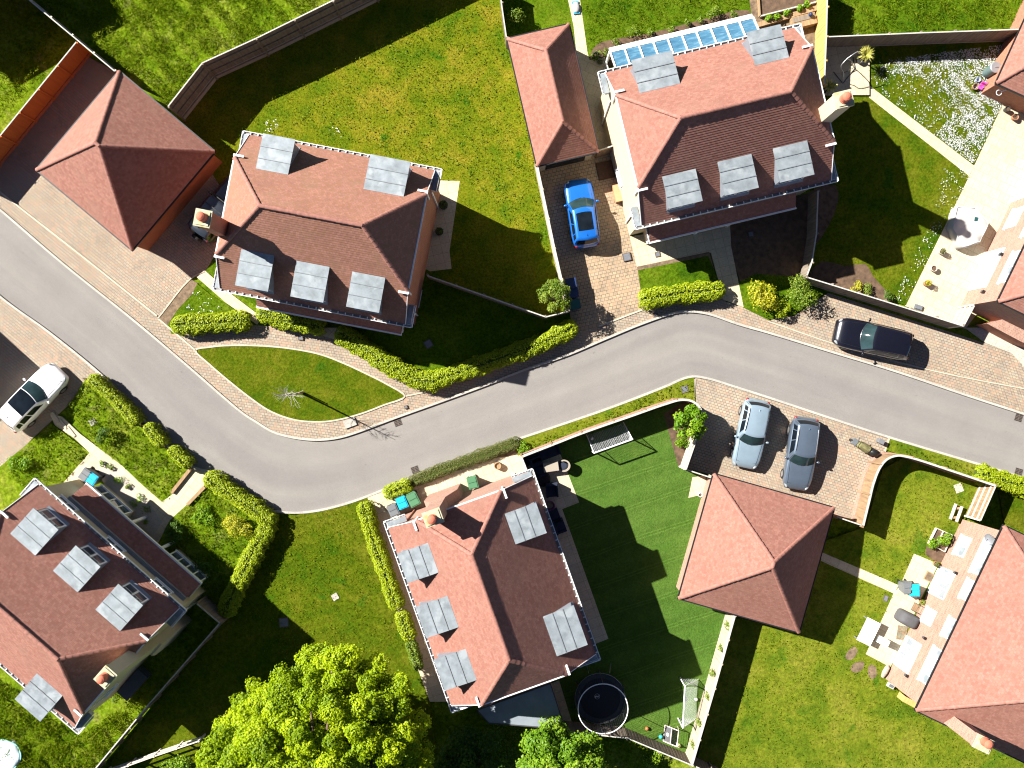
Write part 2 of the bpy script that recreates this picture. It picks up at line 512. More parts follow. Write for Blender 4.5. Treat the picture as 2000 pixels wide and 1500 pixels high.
M['leaf_spike'] = m_leaf('sword leaf', (.14, .16, .03), (.40, .38, .07), (.66, .58, .18), .2, .4)
M['blade'] = m_leaf('grass blade', (.035, .075, .001), (.09, .14, .002), (.19, .22, .02), .3, .9)
M['daisy'] = plain('daisy petal', (.60, .62, .63), .7, var=.04)
M['weed'] = m_leaf('weed leaf', (.03, .075, .002), (.09, .155, .008), (.22, .28, .05), .3, .8)
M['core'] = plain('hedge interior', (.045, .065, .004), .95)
# ------------------------------------------------------------------ ground
_z = [0.0]
PAVED = []
def sheet(name, pts, mat, z=None, z0=-0.05, kind='structure', sm=0):
    """flat ground surface from photo-pixel outline, each a step above the one before it"""
    if z is None:
        _z[0] += 0.0016
        z = _z[0]
    if mat[:4] in ('slab', 'pavi', 'grav', 'soil', 'mulc'): PAVED.append(pts)
    P = [W(x, y, 0) for x, y in pts]
    if sm: P = smooth_path(P, sm, True)
    mb = MB()
    mb.prism([(p.x, p.y) for p in P], z0, z, 0)
    o = mb.build(name, M[mat])
    tag(o, kind=kind)
    return o

mb = MB(); mb.box(-700, 700, -700, 700, -3, -0.06)
tag(mb.build('ground', M['rough']), kind='structure')

KN = [(-60, 363), (0, 412), (120, 515), (250, 619), (330, 686), (402, 748), (435, 777), (475, 810), (500, 826), (532, 845), (575, 857), (620, 861), (660, 857), (695, 847),
      (770, 819), (865, 785), (960, 750), (1035, 721), (1112, 694), (1180, 665), (1250, 636), (1307, 616), (1330, 611), (1355, 611), (1385, 616), (1440, 635), (1500, 652),
      (1625, 690), (1750, 728), (1880, 772), (2000, 811), (2080, 837)]
KS = [(-60, 525), (15, 588), (100, 649), (207, 737), (262, 795), (322, 862), (375, 908), (412, 922), (440, 942), (470, 965), (500, 984), (527, 994), (575, 999), (620, 995), (670, 983), (717, 967),
      (825, 922), (910, 890), (1000, 859), (1090, 829), (1175, 800), (1250, 772), (1305, 750), (1327, 740), (1342, 735), (1357, 733), (1390, 739), (1425, 750), (1500, 774),
      (1620, 814), (1737, 852), (1870, 892), (2000, 931), (2080, 955)]
kn = smooth_path([W(*p) for p in KN], 5)
ks = smooth_path([W(*p) for p in KS], 5)
def resample(P, n):
    d = [0]
    for i in range(1, len(P)): d.append(d[-1] + (P[i] - P[i - 1]).length)
    out = []
    for k in range(n + 1):
        t = d[-1] * k / n
        out.append(Vector((float(np.interp(t, d, [p.x for p in P])), float(np.interp(t, d, [p.y for p in P])), 0)))
    return out
mb = MB()
RA, RB = resample(kn, 260), resample(ks, 260)
# pair the two kerbs so that the cross sections stay roughly square to the road
uu = 0
for i in range(260):
    l = ((RA[i + 1] - RA[i]).length + (RB[i + 1] - RB[i]).length) / 2
    w = (RA[i] - RB[i]).length
    mb.face([(RB[i].x, RB[i].y, -.03), (RB[i + 1].x, RB[i + 1].y, -.03), (RA[i + 1].x, RA[i + 1].y, -.03), (RA[i].x, RA[i].y, -.03)], 0, [(uu, 0), (uu + l, 0), (uu + l, 5.2), (uu, 5.2)])
    uu += l
tag(mb.build('road', M['asphalt']), kind='structure')

def strip(name, line, w, z0, z1, mat, side=0):
    mb = MB()
    n = len(line)
    L = []; Rr = []
    for i, p in enumerate(line):
        d = line[min(i + 1, n - 1)] - line[max(i - 1, 0)]
        d.z = 0; d.normalize()
        nrm = Vector((-d.y, d.x, 0))
        L.append(p + nrm * (w * (.5 + side * .5))); Rr.append(p - nrm * (w * (.5 - side * .5)))
    u = 0
    for i in range(n - 1):
        l = (line[i + 1] - line[i]).length
        A, B, C_, D = Rr[i], Rr[i + 1], L[i + 1], L[i]
        mb.face([(A.x, A.y, z1), (B.x, B.y, z1), (C_.x, C_.y, z1), (D.x, D.y, z1)], 0, [(u, 0), (u + l, 0), (u + l, w), (u, w)])
        for a, b in ((A, B), (C_, D)):
            mb.face([(a.x, a.y, z0), (b.x, b.y, z0), (b.x, b.y, z1), (a.x, a.y, z1)], 0, [(u, 0), (u + l, 0), (u + l, z1 - z0), (u, z1 - z0)])
        u += l
    return tag(mb.build(name, M[mat]), kind='structure')
strip('kerb', kn, .14, -.05, .085, 'kerb', 1)
strip('kerb', ks, .14, -.05, .085, 'kerb', -1)

KNs = KN[2:26]
# paved areas
sheet('driveway', [(-60, 230), (10, 300), (160, 105), (228, 140), (440, 300), (455, 440), (400, 532), (372, 545), (309, 622), (330, 686), (250, 619), (120, 515), (0, 412), (-60, 363)], 'paving_west')
sheet('pavement', [(250, 619), (330, 686), (402, 748), (435, 777), (475, 810), (500, 826), (532, 845), (575, 857), (620, 861), (660, 857), (695, 847), (770, 819), (865, 785), (960, 750), (1035, 721),
                   (1112, 694), (1180, 665), (1250, 636), (1307, 616), (1330, 611), (1355, 611), (1385, 616), (1425, 600), (1412, 582), (1250, 590), (1120, 600), (1118, 650), (860, 750), (700, 655), (640, 640), (480, 635), (309, 620)], 'paving_oval')
sheet('driveway', [(1046, 318), (1198, 290), (1236, 470), (1250, 560), (1257, 604), (1170, 637), (1120, 652), (1108, 600)], 'paving_dark')
sheet('driveway', [(1400, 585), (1450, 598), (1550, 618), (1617, 572), (1920, 669), (1975, 682), (2060, 760), (2080, 836), (2000, 810), (1880, 771), (1750, 727), (1625, 689), (1500, 651), (1440, 634), (1385, 615)], 'paving_east')
sheet('driveway', [(1355, 737), (1390, 741), (1425, 752), (1500, 776), (1620, 816), (1737, 854), (1726, 885), (1700, 897), (1670, 1014), (1500, 985), (1395, 940), (1340, 920), (1365, 850), (1372, 812), (1355, 785)], 'paving_east')
sheet('driveway', [(-60, 530), (15, 590), (100, 651), (207, 739), (175, 738), (135, 790), (60, 860), (10, 915), (-60, 930)], 'paving_west')
sheet('shrub_bed', [(160, 738), (207, 738), (262, 796), (322, 863), (375, 909), (412, 925), (440, 944), (500, 985), (540, 995), (540, 1015), (500, 1000), (370, 930)], 'soil')
# lawns
OVAL = [(382, 684), (410, 678), (440, 675), (500, 675), (562, 680), (625, 692), (675, 711), (720, 732), (757, 751), (791, 774), (750, 791), (705, 808), (660, 820), (625, 824), (575, 820), (530, 804), (500, 785), (457, 752), (410, 712)]
sheet('lawn', OVAL, 'lawn', sm=0)
sheet('lawn', [(345, 228), (408, 140), (520, 92), (700, 5), (800, -40), (978, -40), (988, 75), (1052, 325), (1108, 604), (1066, 619), (1000, 596), (832, 537), (640, 500), (440, 380)], 'lawn_moss')
sheet('lawn', [(560, 480), (832, 537), (1000, 596), (1066, 619), (1112, 607), (1118, 642), (1020, 694), (860, 748), (760, 705), (655, 655), (640, 640), (520, 632), (505, 600), (440, 560), (480, 480)], 'lawn_green')
sheet('lawn', [(384, 553), (410, 575), (440, 592), (480, 620), (480, 642), (335, 652), (326, 632), (345, 603), (372, 575)], 'lawn_green')
sheet('lawn', [(402, 530), (424, 494), (450, 560), (425, 546)], 'lawn_green')
sheet('mulch_bed', [(372, 545), (386, 553), (375, 575), (347, 605), (328, 634), (309, 622)], 'mulch')
sheet('path', [(384, 541), (400, 528), (450, 573), (512, 620), (502, 634), (440, 590)], 'slab_b')
sheet('path', [(634, 640), (670, 640), (662, 665), (626, 655)], 'slab_b')
sheet('patio', [(845, 352), (898, 354), (878, 490), (882, 525), (840, 530), (820, 520)], 'slab_a')
# plot of the cream house
sheet('lawn', [(980, -40), (1490, -40), (1490, 130), (1160, 125), (990, 78)], 'lawn_green')
sheet('path', [(1105, -20), (1130, -20), (1147, 100), (1152, 120), (1128, 124), (1120, 50)], 'slab_c')
sheet('flower_bed', [(1158, 96), (1175, 82), (1250, 69), (1325, 51), (1400, 31), (1462, 20), (1466, 60), (1330, 90), (1190, 130), (1178, 122), (1152, 118)], 'soil', sm=2)
sheet('patio', [(1128, 122), (1182, 112), (1203, 285), (1166, 296), (1150, 240)], 'slab_c')
sheet('flower_bed', [(1461, -20), (1600, -30), (1612, 100), (1560, 110), (1470, 50)], 'mulch')
sheet('lawn', [(1612, -40), (2080, -40), (2080, 60), (1612, 80)], 'lawn_green')
sheet('lawn', [(1600, 90), (2060, 72), (2060, 250), (1960, 205), (1900, 325), (1775, 598), (1580, 541), (1600, 380), (1540, 330)], 'lawn')
sheet('flower_bed', [(1590, 370), (1632, 362), (1637, 390), (1618, 440), (1590, 480)], 'soil', sm=2)
sheet('flower_bed', [(1580, 541), (1605, 510), (1650, 520), (1690, 516), (1705, 540), (1745, 589), (1700, 580)], 'soil', sm=2)
sheet('patio', [(1596, 93), (1697, 91), (1696, 187), (1596, 187)], 'slab_a', z=.16)
sheet('path', [(1697, 167), (1902, 324), (1892, 344), (1697, 191)], 'slab_c')
sheet('patio', [(1958, 203), (2060, 250), (2060, 420), (1885, 642), (1768, 598), (1895, 340)], 'slab_c')
sheet('gravel_strip', [(1885, 640), (1960, 640), (2060, 700), (2060, 780), (1975, 690), (1925, 670)], 'gravel')
sheet('flower_bed', [(1410, 440), (1590, 372), (1578, 541), (1470, 585), (1452, 570), (1425, 490)], 'soil')
sheet('lawn', [(1425, 560), (1475, 535), (1575, 541), (1612, 572), (1548, 616), (1500, 625), (1450, 600)], 'lawn_green')
sheet('front_path', [(1230, 462), (1425, 432), (1428, 487), (1385, 494), (1244, 521)], 'slab_a')
sheet('front_path', [(1387, 488), (1428, 484), (1452, 600), (1412, 585), (1398, 530)], 'slab_a')
sheet('mulch_bed', [(1244, 521), (1385, 492), (1402, 552), (1410, 580), (1252, 595), (1250, 560)], 'mulch')
sheet('lawn', [(1246, 528), (1383, 500), (1400, 540), (1402, 556), (1252, 575)], 'lawn_green')
# plot of the house bottom left
sheet('lawn', [(130, 800), (168, 740), (372, 918), (335, 967), (317, 980), (282, 950), (240, 910), (190, 872)], 'rough')
sheet('lawn', [(102, 828), (176, 884), (122, 945), (60, 965), (-20, 930), (20, 895)], 'rough')
sheet('lawn', [(367, 984), (405, 950), (545, 1010), (520, 1090), (432, 1215), (380, 1190), (320, 1100), (307, 1050), (332, 1015)], 'rough')
sheet('path', [(98, 808), (122, 814), (157, 847), (190, 872), (240, 910), (282, 950), (317, 980), (335, 967), (378, 913), (416, 920), (402, 950), (367, 984), (332, 1016), (310, 1060), (250, 1040), (200, 937), (122, 946), (176, 884), (145, 855), (108, 830)], 'slab_b')
sheet('gravel_bed', [(190, 893), (222, 908), (285, 972), (318, 1020), (300, 1045), (240, 995), (198, 935)], 'gravel')
sheet('lawn', [(432, 1218), (545, 1012), (620, 998), (717, 970), (770, 1130), (850, 1400), (850, 1560), (160, 1560)], 'lawn')
# plot of the bottom middle house
sheet('path', [(717, 969), (755, 955), (800, 945), (880, 905), (1014, 887), (1045, 925), (880, 1000), (770, 1030), (800, 1130), (850, 1280), (880, 1370), (840, 1370), (770, 1180), (742, 1040)], 'slab_d')
sheet('verge', [(800, 936), (1000, 863), (1012, 888), (880, 907), (800, 949)], 'mulch')
sheet('verge', [(1000, 862), (1175, 803), (1305, 753), (1355, 736), (1357, 784), (1320, 779), (1160, 838), (1012, 890)], 'lawn_bright')
sheet('artificial_turf', [(1085, 868), (1340, 780), (1374, 812), (1342, 915), (1400, 930), (1330, 1165), (1435, 1202), (1352, 1492), (1225, 1442), (1080, 1430), (1060, 1330), (1180, 1247), (1090, 995), (1125, 982)], 'turf')
sheet('patio', [(1017, 892), (1087, 867), (1131, 981), (1098, 994), (1188, 1247), (1160, 1258), (1090, 1280), (1040, 960)], 'slab_d')
sheet('flower_bed', [(1296, 808), (1340, 781), (1370, 803), (1374, 820), (1347, 905), (1325, 913), (1310, 860)], 'soil')
sheet('doorstep_path', [(1352, 932), (1396, 926), (1386, 962), (1344, 972)], 'slab_d')
sheet('path', [(1074, 1335), (1092, 1328), (1120, 1420), (1102, 1425)], 'slab_d')
# plot of the house bottom right
sheet('lawn', [(1435, 1202), (1560, 1242), (1600, 1060), (1690, 1028), (1724, 915), (1762, 895), (1950, 951), (1885, 1012), (1735, 1330), (1790, 1387), (2080, 1530), (2080, 1560), (1340, 1560)], 'lawn_bright')
sheet('verge', [(1740, 855), (2080, 958), (2080, 1000), (1948, 950), (1770, 894), (1730, 878)], 'lawn_bright')
sheet('lawn', [(1948, 950), (2080, 985), (2080, 1080), (1960, 1020)], 'lawn')
sheet('path', [(1604, 1078), (1754, 1142), (1745, 1159), (1603, 1095)], 'slab_c')
sheet('patio', [(1784, 1081), (1832, 1101), (1802, 1160), (1738, 1302), (1690, 1277), (1725, 1202), (1744, 1159), (1757, 1143)], 'slab_c')
for pts in ([(1650, 1285), (1656, 1270), (1668, 1262), (1674, 1270), (1662, 1288)], [(1660, 1306), (1668, 1294), (1686, 1292), (1684, 1306), (1668, 1313)], [(1695, 1318), (1697, 1298), (1708, 1300), (1711, 1318), (1702, 1326)]):
    sheet('soil_patch', pts, 'mulch', sm=3)
sheet('flower_bed', [(1815, 1060), (1850, 1070), (1838, 1098), (1806, 1082)], 'soil', sm=2)

def edge_line(pts, w=.11, closed=False):
    P = smooth_path([W(*p) for p in pts], 4, closed)
    if closed: P = P + [P[0]]
    strip('edging', P, w, -.05, .05, 'edging')
edge_line([(0, 375), (150, 492), (307, 617)], .1)
edge_line(OVAL, .1, True)
edge_line([(309, 622), (372, 545), (400, 530)], .08)
edge_line([(1170, 637), (1257, 604)], .1)
edge_line([(1500, 628), (1640, 675), (1825, 725), (2030, 765)], .07)
edge_line([(1357, 740), (1355, 784)], .1)
edge_line([(1737, 854), (1728, 882)], .1)
edge_line([(382, 684), (309, 622)], .1)
edge_line([(860, 760), (791, 774)], .08)

# ------------------------------------------------------------------ iron and concrete covers
def cover(x, y, ang, w, h, name, label, cat, mat, grp=None, slots=0, z=None):
    c = W(x, y)
    z = (_z[0] + .006) if z is None else z
    o = thing(name, label, cat, (c.x, c.y, 0), ang, grp)
    mb = MB(); mb.box(-w / 2, w / 2, -h / 2, h / 2, -.04, z)
    if slots:
        mb.build('frame', M[mat], o)
        s = MB()
        nb = 5
        for i in range(2):
            for j in range(nb):
                x0 = -w / 2 + w * (i + .1) / 2; x1 = x0 + w * .4
                y0 = -h / 2 + h * (j + .2) / nb
                s.box(x0, x1, y0, y0 + h / nb * .55, -.02, z + .004)
        s.build('slots', M['rubber'], o)
    else:
        f = MB()
        t = .045
        for a in ((-w / 2, w / 2, -h / 2, -h / 2 + t), (-w / 2, w / 2, h / 2 - t, h / 2), (-w / 2, -w / 2 + t, -h / 2 + t, h / 2 - t), (w / 2 - t, w / 2, -h / 2 + t, h / 2 - t)):
            f.box(*a, -.03, z + .004)
        mb.build('plate', M[mat], o)
        f.build('rim', M['drain'] if mat == 'manhole' else M[mat], o)
    return o
RZ = .0
for x, y, a, lab in ((777, 825, 20, 'square iron road gully grate by the kerb of the oval lawn'), (811, 918, 20, 'square iron road gully grate by the kerb above the bottom middle house'),
                     (1990, 816, -17, 'brown iron road gully grate on the upper kerb at the right edge'), (1990, 922, -17, 'brown iron road gully grate beside the lower kerb at the right edge')):
    cover(x, y, R(a), .48, .46, 'gully_grate', lab, 'drain', 'drain', 'iron road gully grates', 1, z=-.02)
for x, y, a, w, h, m, lab in ((588, 660, -5, .32, .28, 'manhole', 'small grey cover in the block path between the two clipped hedges'),
        (1280, 615, 10, .25, .25, 'manhole', 'small dark cover in the pavement below the hedge of the cream house'),
        (1224, 502, 13, .5, .5, 'manhole', 'dark square manhole plate behind the blue car'),
        (1284, 497, 13, .32, .32, 'manhole', 'small dark plate in the cream slabs of the front path'),
        (1337, 760, 15, .45, .45, 'manhole', 'grey square plate in the grass verge beside the curved wall'),
        (793, 795, 20, .2, .2, 'manhole', 'tiny dark cover in the pavement right of the oval lawn'),
        (684, 826, 20, .75, .5, 'kerb', 'pale concrete pad in the pavement crossed by the sapling shadow'),
        (837, 672, 30, .5, .5, 'manhole', 'bluish square plate in the shaded front lawn'),
        (182, 824, 30, .4, .4, 'kerb', 'pale grey plate among weeds near the white car'),
        (555, 1215, 5, .6, .6, 'manhole', 'grey square plate in the house shadow on the lower lawn'),
        (655, 1165, 30, .4, .4, 'kerb', 'pale square plate in the sunlit lower lawn'),
        (1729, 1168, -20, .3, .38, 'manhole', 'dark plate in the grass beside the narrow slab path'),
        (1871, 953, 20, .5, .55, 'edging', 'mossy stone plate in the corner of the fenced lawn'),
        (1466, 458, 10, .35, .35, 'manhole', 'dark plate in the shaded bed by the front path')):
    cover(x, y, R(a), w, h, 'manhole_cover', lab, 'manhole cover', m, 'covers set in the ground')
# ------------------------------------------------------------------ houses
def slope(mb, P, tilt=.0135, course=.145, mi=0):
    """tiled roof slope: P[0]->P[1] is the eave; every course of tiles is its own step"""
    P = [Vector(p) for p in P]
    e = (P[1] - P[0]).normalized()
    n = (P[1] - P[0]).cross(P[2] - P[1]).normalized()
    if n.z < 0: n = -n
    up = n.cross(e)
    if up.z < 0: up = -up
    o = P[0]
    q = [((p - o).dot(e), (p - o).dot(up)) for p in P]
    vmax = max(v for _, v in q)
    T = lambda u, v, h: o + e * u + up * v + n * h
    uo = random.random() * 3
    nb = int(math.ceil(vmax / course))
    for k in range(nb):
        v0, v1 = k * course, min((k + 1) * course, vmax)
        if v1 - v0 < 1e-3: continue
        c = clip(clip(q, v0, True), v1, False)
        c = [c[i] for i in range(len(c)) if abs(c[i][0] - c[i - 1][0]) + abs(c[i][1] - c[i - 1][1]) > 1e-5]
        if len(c) < 3: continue
        if area2(c) < 0: c = c[::-1]
        hh = lambda v: tilt * (1 - (v - v0) / course)
        pts = [T(u, v, hh(v)) for u, v in c]
        uv = [(u + uo, v) for u, v in c]
        mb.face(pts, mi, uv)
        us = [u for u, v in c if abs(v - v0) < 1e-4]
        if len(us) >= 2:
            a, b = min(us), max(us)
            mb.face([T(a, v0, -.01), T(b, v0, -.01), T(b, v0, tilt), T(a, v0, tilt)], mi, [(a + uo, v0), (b + uo, v0), (b + uo, v0 + .02), (a + uo, v0 + .02)])

def ridge_run(mb, a, b, r=.115, seg=.34):
    a = Vector(a); b = Vector(b)
    d = b - a
    n = max(1, int(round(d.length / seg)))
    ux = d.normalized()
    sy = Vector((0, 0, 1)).cross(ux).normalized()
    uz = ux.cross(sy)
    for i in range(n):
        p = a + d * (i / n) - ux * .01; q = a + d * ((i + 1) / n) + ux * .015
        j = random.uniform(-.006, .006)
        r0, r1 = r + .012 + j, r - .006 + j
        A = []; B = []
        for k in range(7):
            t = math.pi * (k / 6)
            A.append(p + sy * (r0 * math.cos(t)) + uz * (r0 * .75 * math.sin(t) - .02)); B.append(q + sy * (r1 * math.cos(t)) + uz * (r1 * .75 * math.sin(t) - .02))
        for k in range(6): mb.face([A[k], B[k], B[k + 1], A[k + 1]], 0)
        mb.face(A, 1)

def wbox(mb, F, side, a0, a1, z0, z1, o0, o1, mi=0):
    """box on a wall: a along the wall, o outwards"""
    if side == 'F': mb.box(a0, a1, -F['hw'] - o1, -F['hw'] - o0, z0, z1, mi)
    elif side == 'B': mb.box(a0, a1, F['hw'] + o0, F['hw'] + o1, z0, z1, mi)
    elif side == 'L': mb.box(-F['lw'] - o1, -F['lw'] - o0, a0, a1, z0, z1, mi)
    else: mb.box(F['lw'] + o0, F['lw'] + o1, a0, a1, z0, z1, mi)

def wall_px(F, side, px, py):
    sx, sy = (px - 1000) / KP, (750 - py) / KP
    ux, uy, c = F['ux'], F['uy'], F['c']
    if side in 'FB': ax, tgt = uy, (-F['hw'] if side == 'F' else F['hw'])
    else: ax, tgt = ux, (-F['lw'] if side == 'L' else F['lw'])
    s = (tgt + c.dot(ax)) / (sx * ax.x + sy * ax.y)
    z = HC * (1 - s)
    w = Vector((sx * s, sy * s, 0)) - c
    return (w.dot(ux) if side in 'FB' else w.dot(uy)), z

def window(F, side, a0, a1, z0, z1, cols=2, rows=1, glass='glass', name='window', sill=True, frame='pvc', parent=None, t=.07):
    mb = MB()
    wbox(mb, F, side, a0, a1, z1 - t, z1, -.02, .045); wbox(mb, F, side, a0, a1, z0, z0 + t, -.02, .045)
    wbox(mb, F, side, a0, a0 + t, z0 + t, z1 - t, -.02, .043); wbox(mb, F, side, a1 - t, a1, z0 + t, z1 - t, -.02, .043)
    for i in range(1, cols):
        x = a0 + (a1 - a0) * i / cols
        wbox(mb, F, side, x - t * .55, x + t * .55, z0 + t, z1 - t, -.02, .04)
    for i in range(1, rows):
        z = z0 + (z1 - z0) * i / rows
        wbox(mb, F, side, a0 + t, a1 - t, z - .02, z + .02, -.02, .035)
    if sill: wbox(mb, F, side, a0 - .06, a1 + .06, z0 - .07, z0 - .003, -.01, .11)
    w = mb.build(name, M[frame], parent or F['o'])
    if parent is None:
        g = MB(); wbox(g, F, side, a0 + t, a1 - t, z0 + t, z1 - t, -.015, .012)
        g.build('pane', M[glass], w)
    return w

def px_window(F, side, p, q, **k):
    a0, z0 = wall_px(F, side, *p); a1, z1 = wall_px(F, side, *q)
    return window(F, side, min(a0, a1), max(a0, a1), min(z0, z1), max(z0, z1), **k)

def frame_of(corners, ze):
    """corners: back-left, back-right, front-right, front-left of the eaves rectangle in photo pixels"""
    A, B, C_, D = [W(x, y, ze) for x, y in corners]
    c = (A + B + C_ + D) / 4; c.z = 0
    ux = ((C_ - D) + (B - A)); ux.z = 0; ux.normalize()
    uy = Vector((-ux.y, ux.x, 0))
    L = ((C_ - D).length + (B - A).length) / 2
    D_ = ((A - D).length + (B - C_).length) / 2
    return dict(c=c, ux=ux, uy=uy, L=L, D=D_, rz=math.atan2(ux.y, ux.x), ze=ze)

def loc(F, px, py, z):
    w = W(px, py, z) - F['c']; w.z = 0
    return w.dot(F['ux']), w.dot(F['uy'])

def gutter_line(mb, a, b, out, step=.42, w=.13, mi=0):
    """white gutter along a->b, out = outward direction; brackets cross it"""
    a = Vector(a); b = Vector(b); out = Vector(out)
    d = (b - a); L = d.length; ux = d / L
    Mx = Matrix((( ux.x, out.x, 0, a.x), (ux.y, out.y, 0, a.y), (0, 0, 1, a.z), (0, 0, 0, 1)))
    mb.box(0, L, w, w + .035, -.06, .06, mi, Mx)
    mb.box(0, L, .0, w, -.065, -.045, mi + 1, Mx)  # gutter floor: shadow inside the channel put into a darker grey
    mb.box(0, L, -.03, .0, -.22, .0, mi, Mx)
    n = max(2, int(L / step))
    for i in range(n + 1):
        x = L * i / n
        mb.box(max(0, x - .025), min(L, x + .025), .0, w, -.02, .045, mi, Mx)

def chimney(F, corners, zt, z0, mat, side, potpx, breast=None, cap_h=.12, pot_h=.45):
    P = [loc(F, x, y, zt) for x, y in corners]
    cx = sum(p[0] for p in P) / 4; cy = sum(p[1] for p in P) / 4
    sx = (max(p[0] for p in P) - min(p[0] for p in P)) / 2; sy = (max(p[1] for p in P) - min(p[1] for p in P)) / 2
    sx = max(.36, sx * .92); sy = max(.36, sy * .92)
    mb = MB()
    mb.box(cx - sx + .05, cx + sx - .05, cy - sy + .05, cy + sy - .05, z0, zt - cap_h - .16)
    mb.box(cx - sx + .01, cx + sx - .01, cy - sy + .01, cy + sy - .01, zt - cap_h - .16, zt - cap_h)
    if breast:
        bw, bz0, bz1, dep = breast       # wide breast at the foot, tapering to the stack
        s = 1 if side == 'R' else -1
        xw = s * F['lw']
        xo = xw + s * dep
        lo, hi = sorted((xw - s * .02, xo))
        mb.box(lo, hi, cy - bw / 2, cy + bw / 2, 0, bz0)
        hs = sy - .05
        top = [(lo, cy - hs, bz1), (hi, cy - hs, bz1), (hi, cy + hs, bz1), (lo, cy + hs, bz1)]
        bot = [(lo, cy - bw / 2, bz0), (hi, cy - bw / 2, bz0), (hi, cy + bw / 2, bz0), (lo, cy + bw / 2, bz0)]
        for i in range(4):
            mb.face([bot[i], bot[(i + 1) % 4], top[(i + 1) % 4], top[i]])
        mb.face(top)
    ch = mb.build('chimney', M[mat], F['o'])
    cp = MB()
    cp.box(cx - sx, cx + sx, cy - sy, cy + sy, zt - cap_h, zt - .05)
    cp.box(cx - sx * .8, cx + sx * .8, cy - sy * .8, cy + sy * .8, zt - .05, zt)
    cp.build('chimney_cap', M['cap'], ch)
    px, py = loc(F, potpx[0], potpx[1], zt + pot_h)
    pb = MB()
    r = .24
    pb.lathe([(r * 1.05, zt - .02), (r * 1.05, zt + .06), (r * .93, zt + .08), (r * .86, zt + pot_h - .1), (r * .98, zt + pot_h - .09), (r, zt + pot_h - .02), (r * .85, zt + pot_h + .03), (r * .45, zt + pot_h + .09), (0, zt + pot_h + .11)], (px, py, 0), 20)
    pb.build('chimney_pot', M['pot'], ch, smooth=True)
    return ch

def dormer(F, pts, lite=True, drop=1.25, seams=2):
    """pts: photo pixels of the lead roof (upslope pair first), facing front when front=True"""
    t = F['t']; ze = F['ze']; hd = F['D'] / 2
    front = sum(loc(F, x, y, 7)[1] for x, y in pts) < 0
    z = 7.0
    for _ in range(60):           # height at which the upslope edge lies on the roof plane
        y = sum(abs(loc(F, *p, z)[1]) for p in pts[:2]) / 2
        z += .5 * ((ze + t * (hd - y)) - z)
    zb = z
    zf = zb - .10
    yb = sum(abs(loc(F, *p, zb)[1]) for p in pts[:2]) / 2
    yf = sum(abs(loc(F, *p, zf)[1]) for p in pts[2:]) / 2
    xs = [loc(F, *p, (zb + zf) / 2)[0] for p in pts]
    xs.sort()
    x0 = (xs[0] + xs[1]) / 2; x1 = (xs[2] + xs[3]) / 2
    s = -1 if front else 1
    Y = lambda y: s * y
    mb = MB()
    # lead roof with slight fall, drip edge all round
    def slab(xa, xb, ya, yb_, za, zb_, th, mi):
        P = [(xa, Y(ya), za), (xb, Y(ya), za), (xb, Y(yb_), zb_), (xa, Y(yb_), zb_)]
        Q = [(p[0], p[1], p[2] - th) for p in P]
        mb.face(P if s < 0 else P[::-1], mi); mb.face(Q[::-1] if s < 0 else Q, mi)
        for i in range(4):
            j = (i + 1) % 4
            mb.face([Q[i], Q[j], P[j], P[i]], mi)
    slab(x0, x1, yf, yb + .02, zf, zb, .07, 0)
    for i in range(1, seams + 1):
        f = i / (seams + 1) + .02
        yy = yf + (yb - yf) * f
        zz = zf + (zb - zf) * f
        slab(x0 - .01, x1 + .01, yy + .022, yy - .022, zz + .03, zz + .034, .05, 1)
    dm = mb.build('dormer', [M['lead'], M['lead_seam']], F['o'])
    # cheeks and face
    ov = .14
    yface = yf - ov
    xa, xb = x0 + .12, x1 - .12
    zr = lambda y: ze + t * (hd - y)
    zfl = zr(yface) - .05
    ztop = zf - .07
    for x, w in ((xa, .05), (xb - .05, .05)):
        ck = MB()
        yk = max(0.2, hd - (ztop - ze) / t)
        A = [(yface, zfl), (yface, ztop), (yk, ztop)]
        L_ = [(x, Y(a), b) for a, b in A]; R_ = [(x + w, Y(a), b) for a, b in A]
        ck.face(L_); ck.face(R_[::-1])
        for i in range(3):
            j = (i + 1) % 3
            ck.face([L_[i], R_[i], R_[j], L_[j]])
        ck.build('cheek', M['lead_dark'], dm, recalc=True)
    fr = MB()
    ya, yb2 = sorted((Y(yface), Y(yface - .06)))
    fr.box(xa + .05, xb - .05, ya, yb2, zfl, zfl + .18)
    fr.box(xa + .05, xb - .05, ya, yb2, ztop - .1, ztop)
    wz0, wz1 = zfl + .18, ztop - .1
    n = 2
    for i in range(n + 1):
        xx = xa + .05 + (xb - xa - .1) * i / n
        w = .09 if i in (0, n) else .06
        fr.box(max(xa + .05, xx - w), min(xb - .05, xx + w), ya, yb2, wz0, wz1)
    fr.box(xa + .1, xb - .1, ya + .01, yb2 - .01, (wz0 + wz1) / 2 + .1, (wz0 + wz1) / 2 + .14)
    fr.build('window_frame', M['pvc'], dm)
    gl = MB()
    gy0, gy1 = sorted((Y(yface - .02), Y(yface - .05)))
    gl.box(xa + .1, xb - .1, gy0, gy1, wz0, wz1)
    gl.build('pane', M['glass'], dm)
    sk = MB()                      # lead apron below the window
    y2 = yface + .14
    sk.face([(xa, Y(yface - .01), zr(yface) + .06), (xb, Y(yface - .01), zr(yface) + .06), (xb, Y(y2), zr(y2) + .05), (xa, Y(y2), zr(y2) + .05)])
    sk.build('flashing', M['lead_dark'], dm)
    return dict(x0=x0, x1=x1, yf=Y(yf), zb=zb)

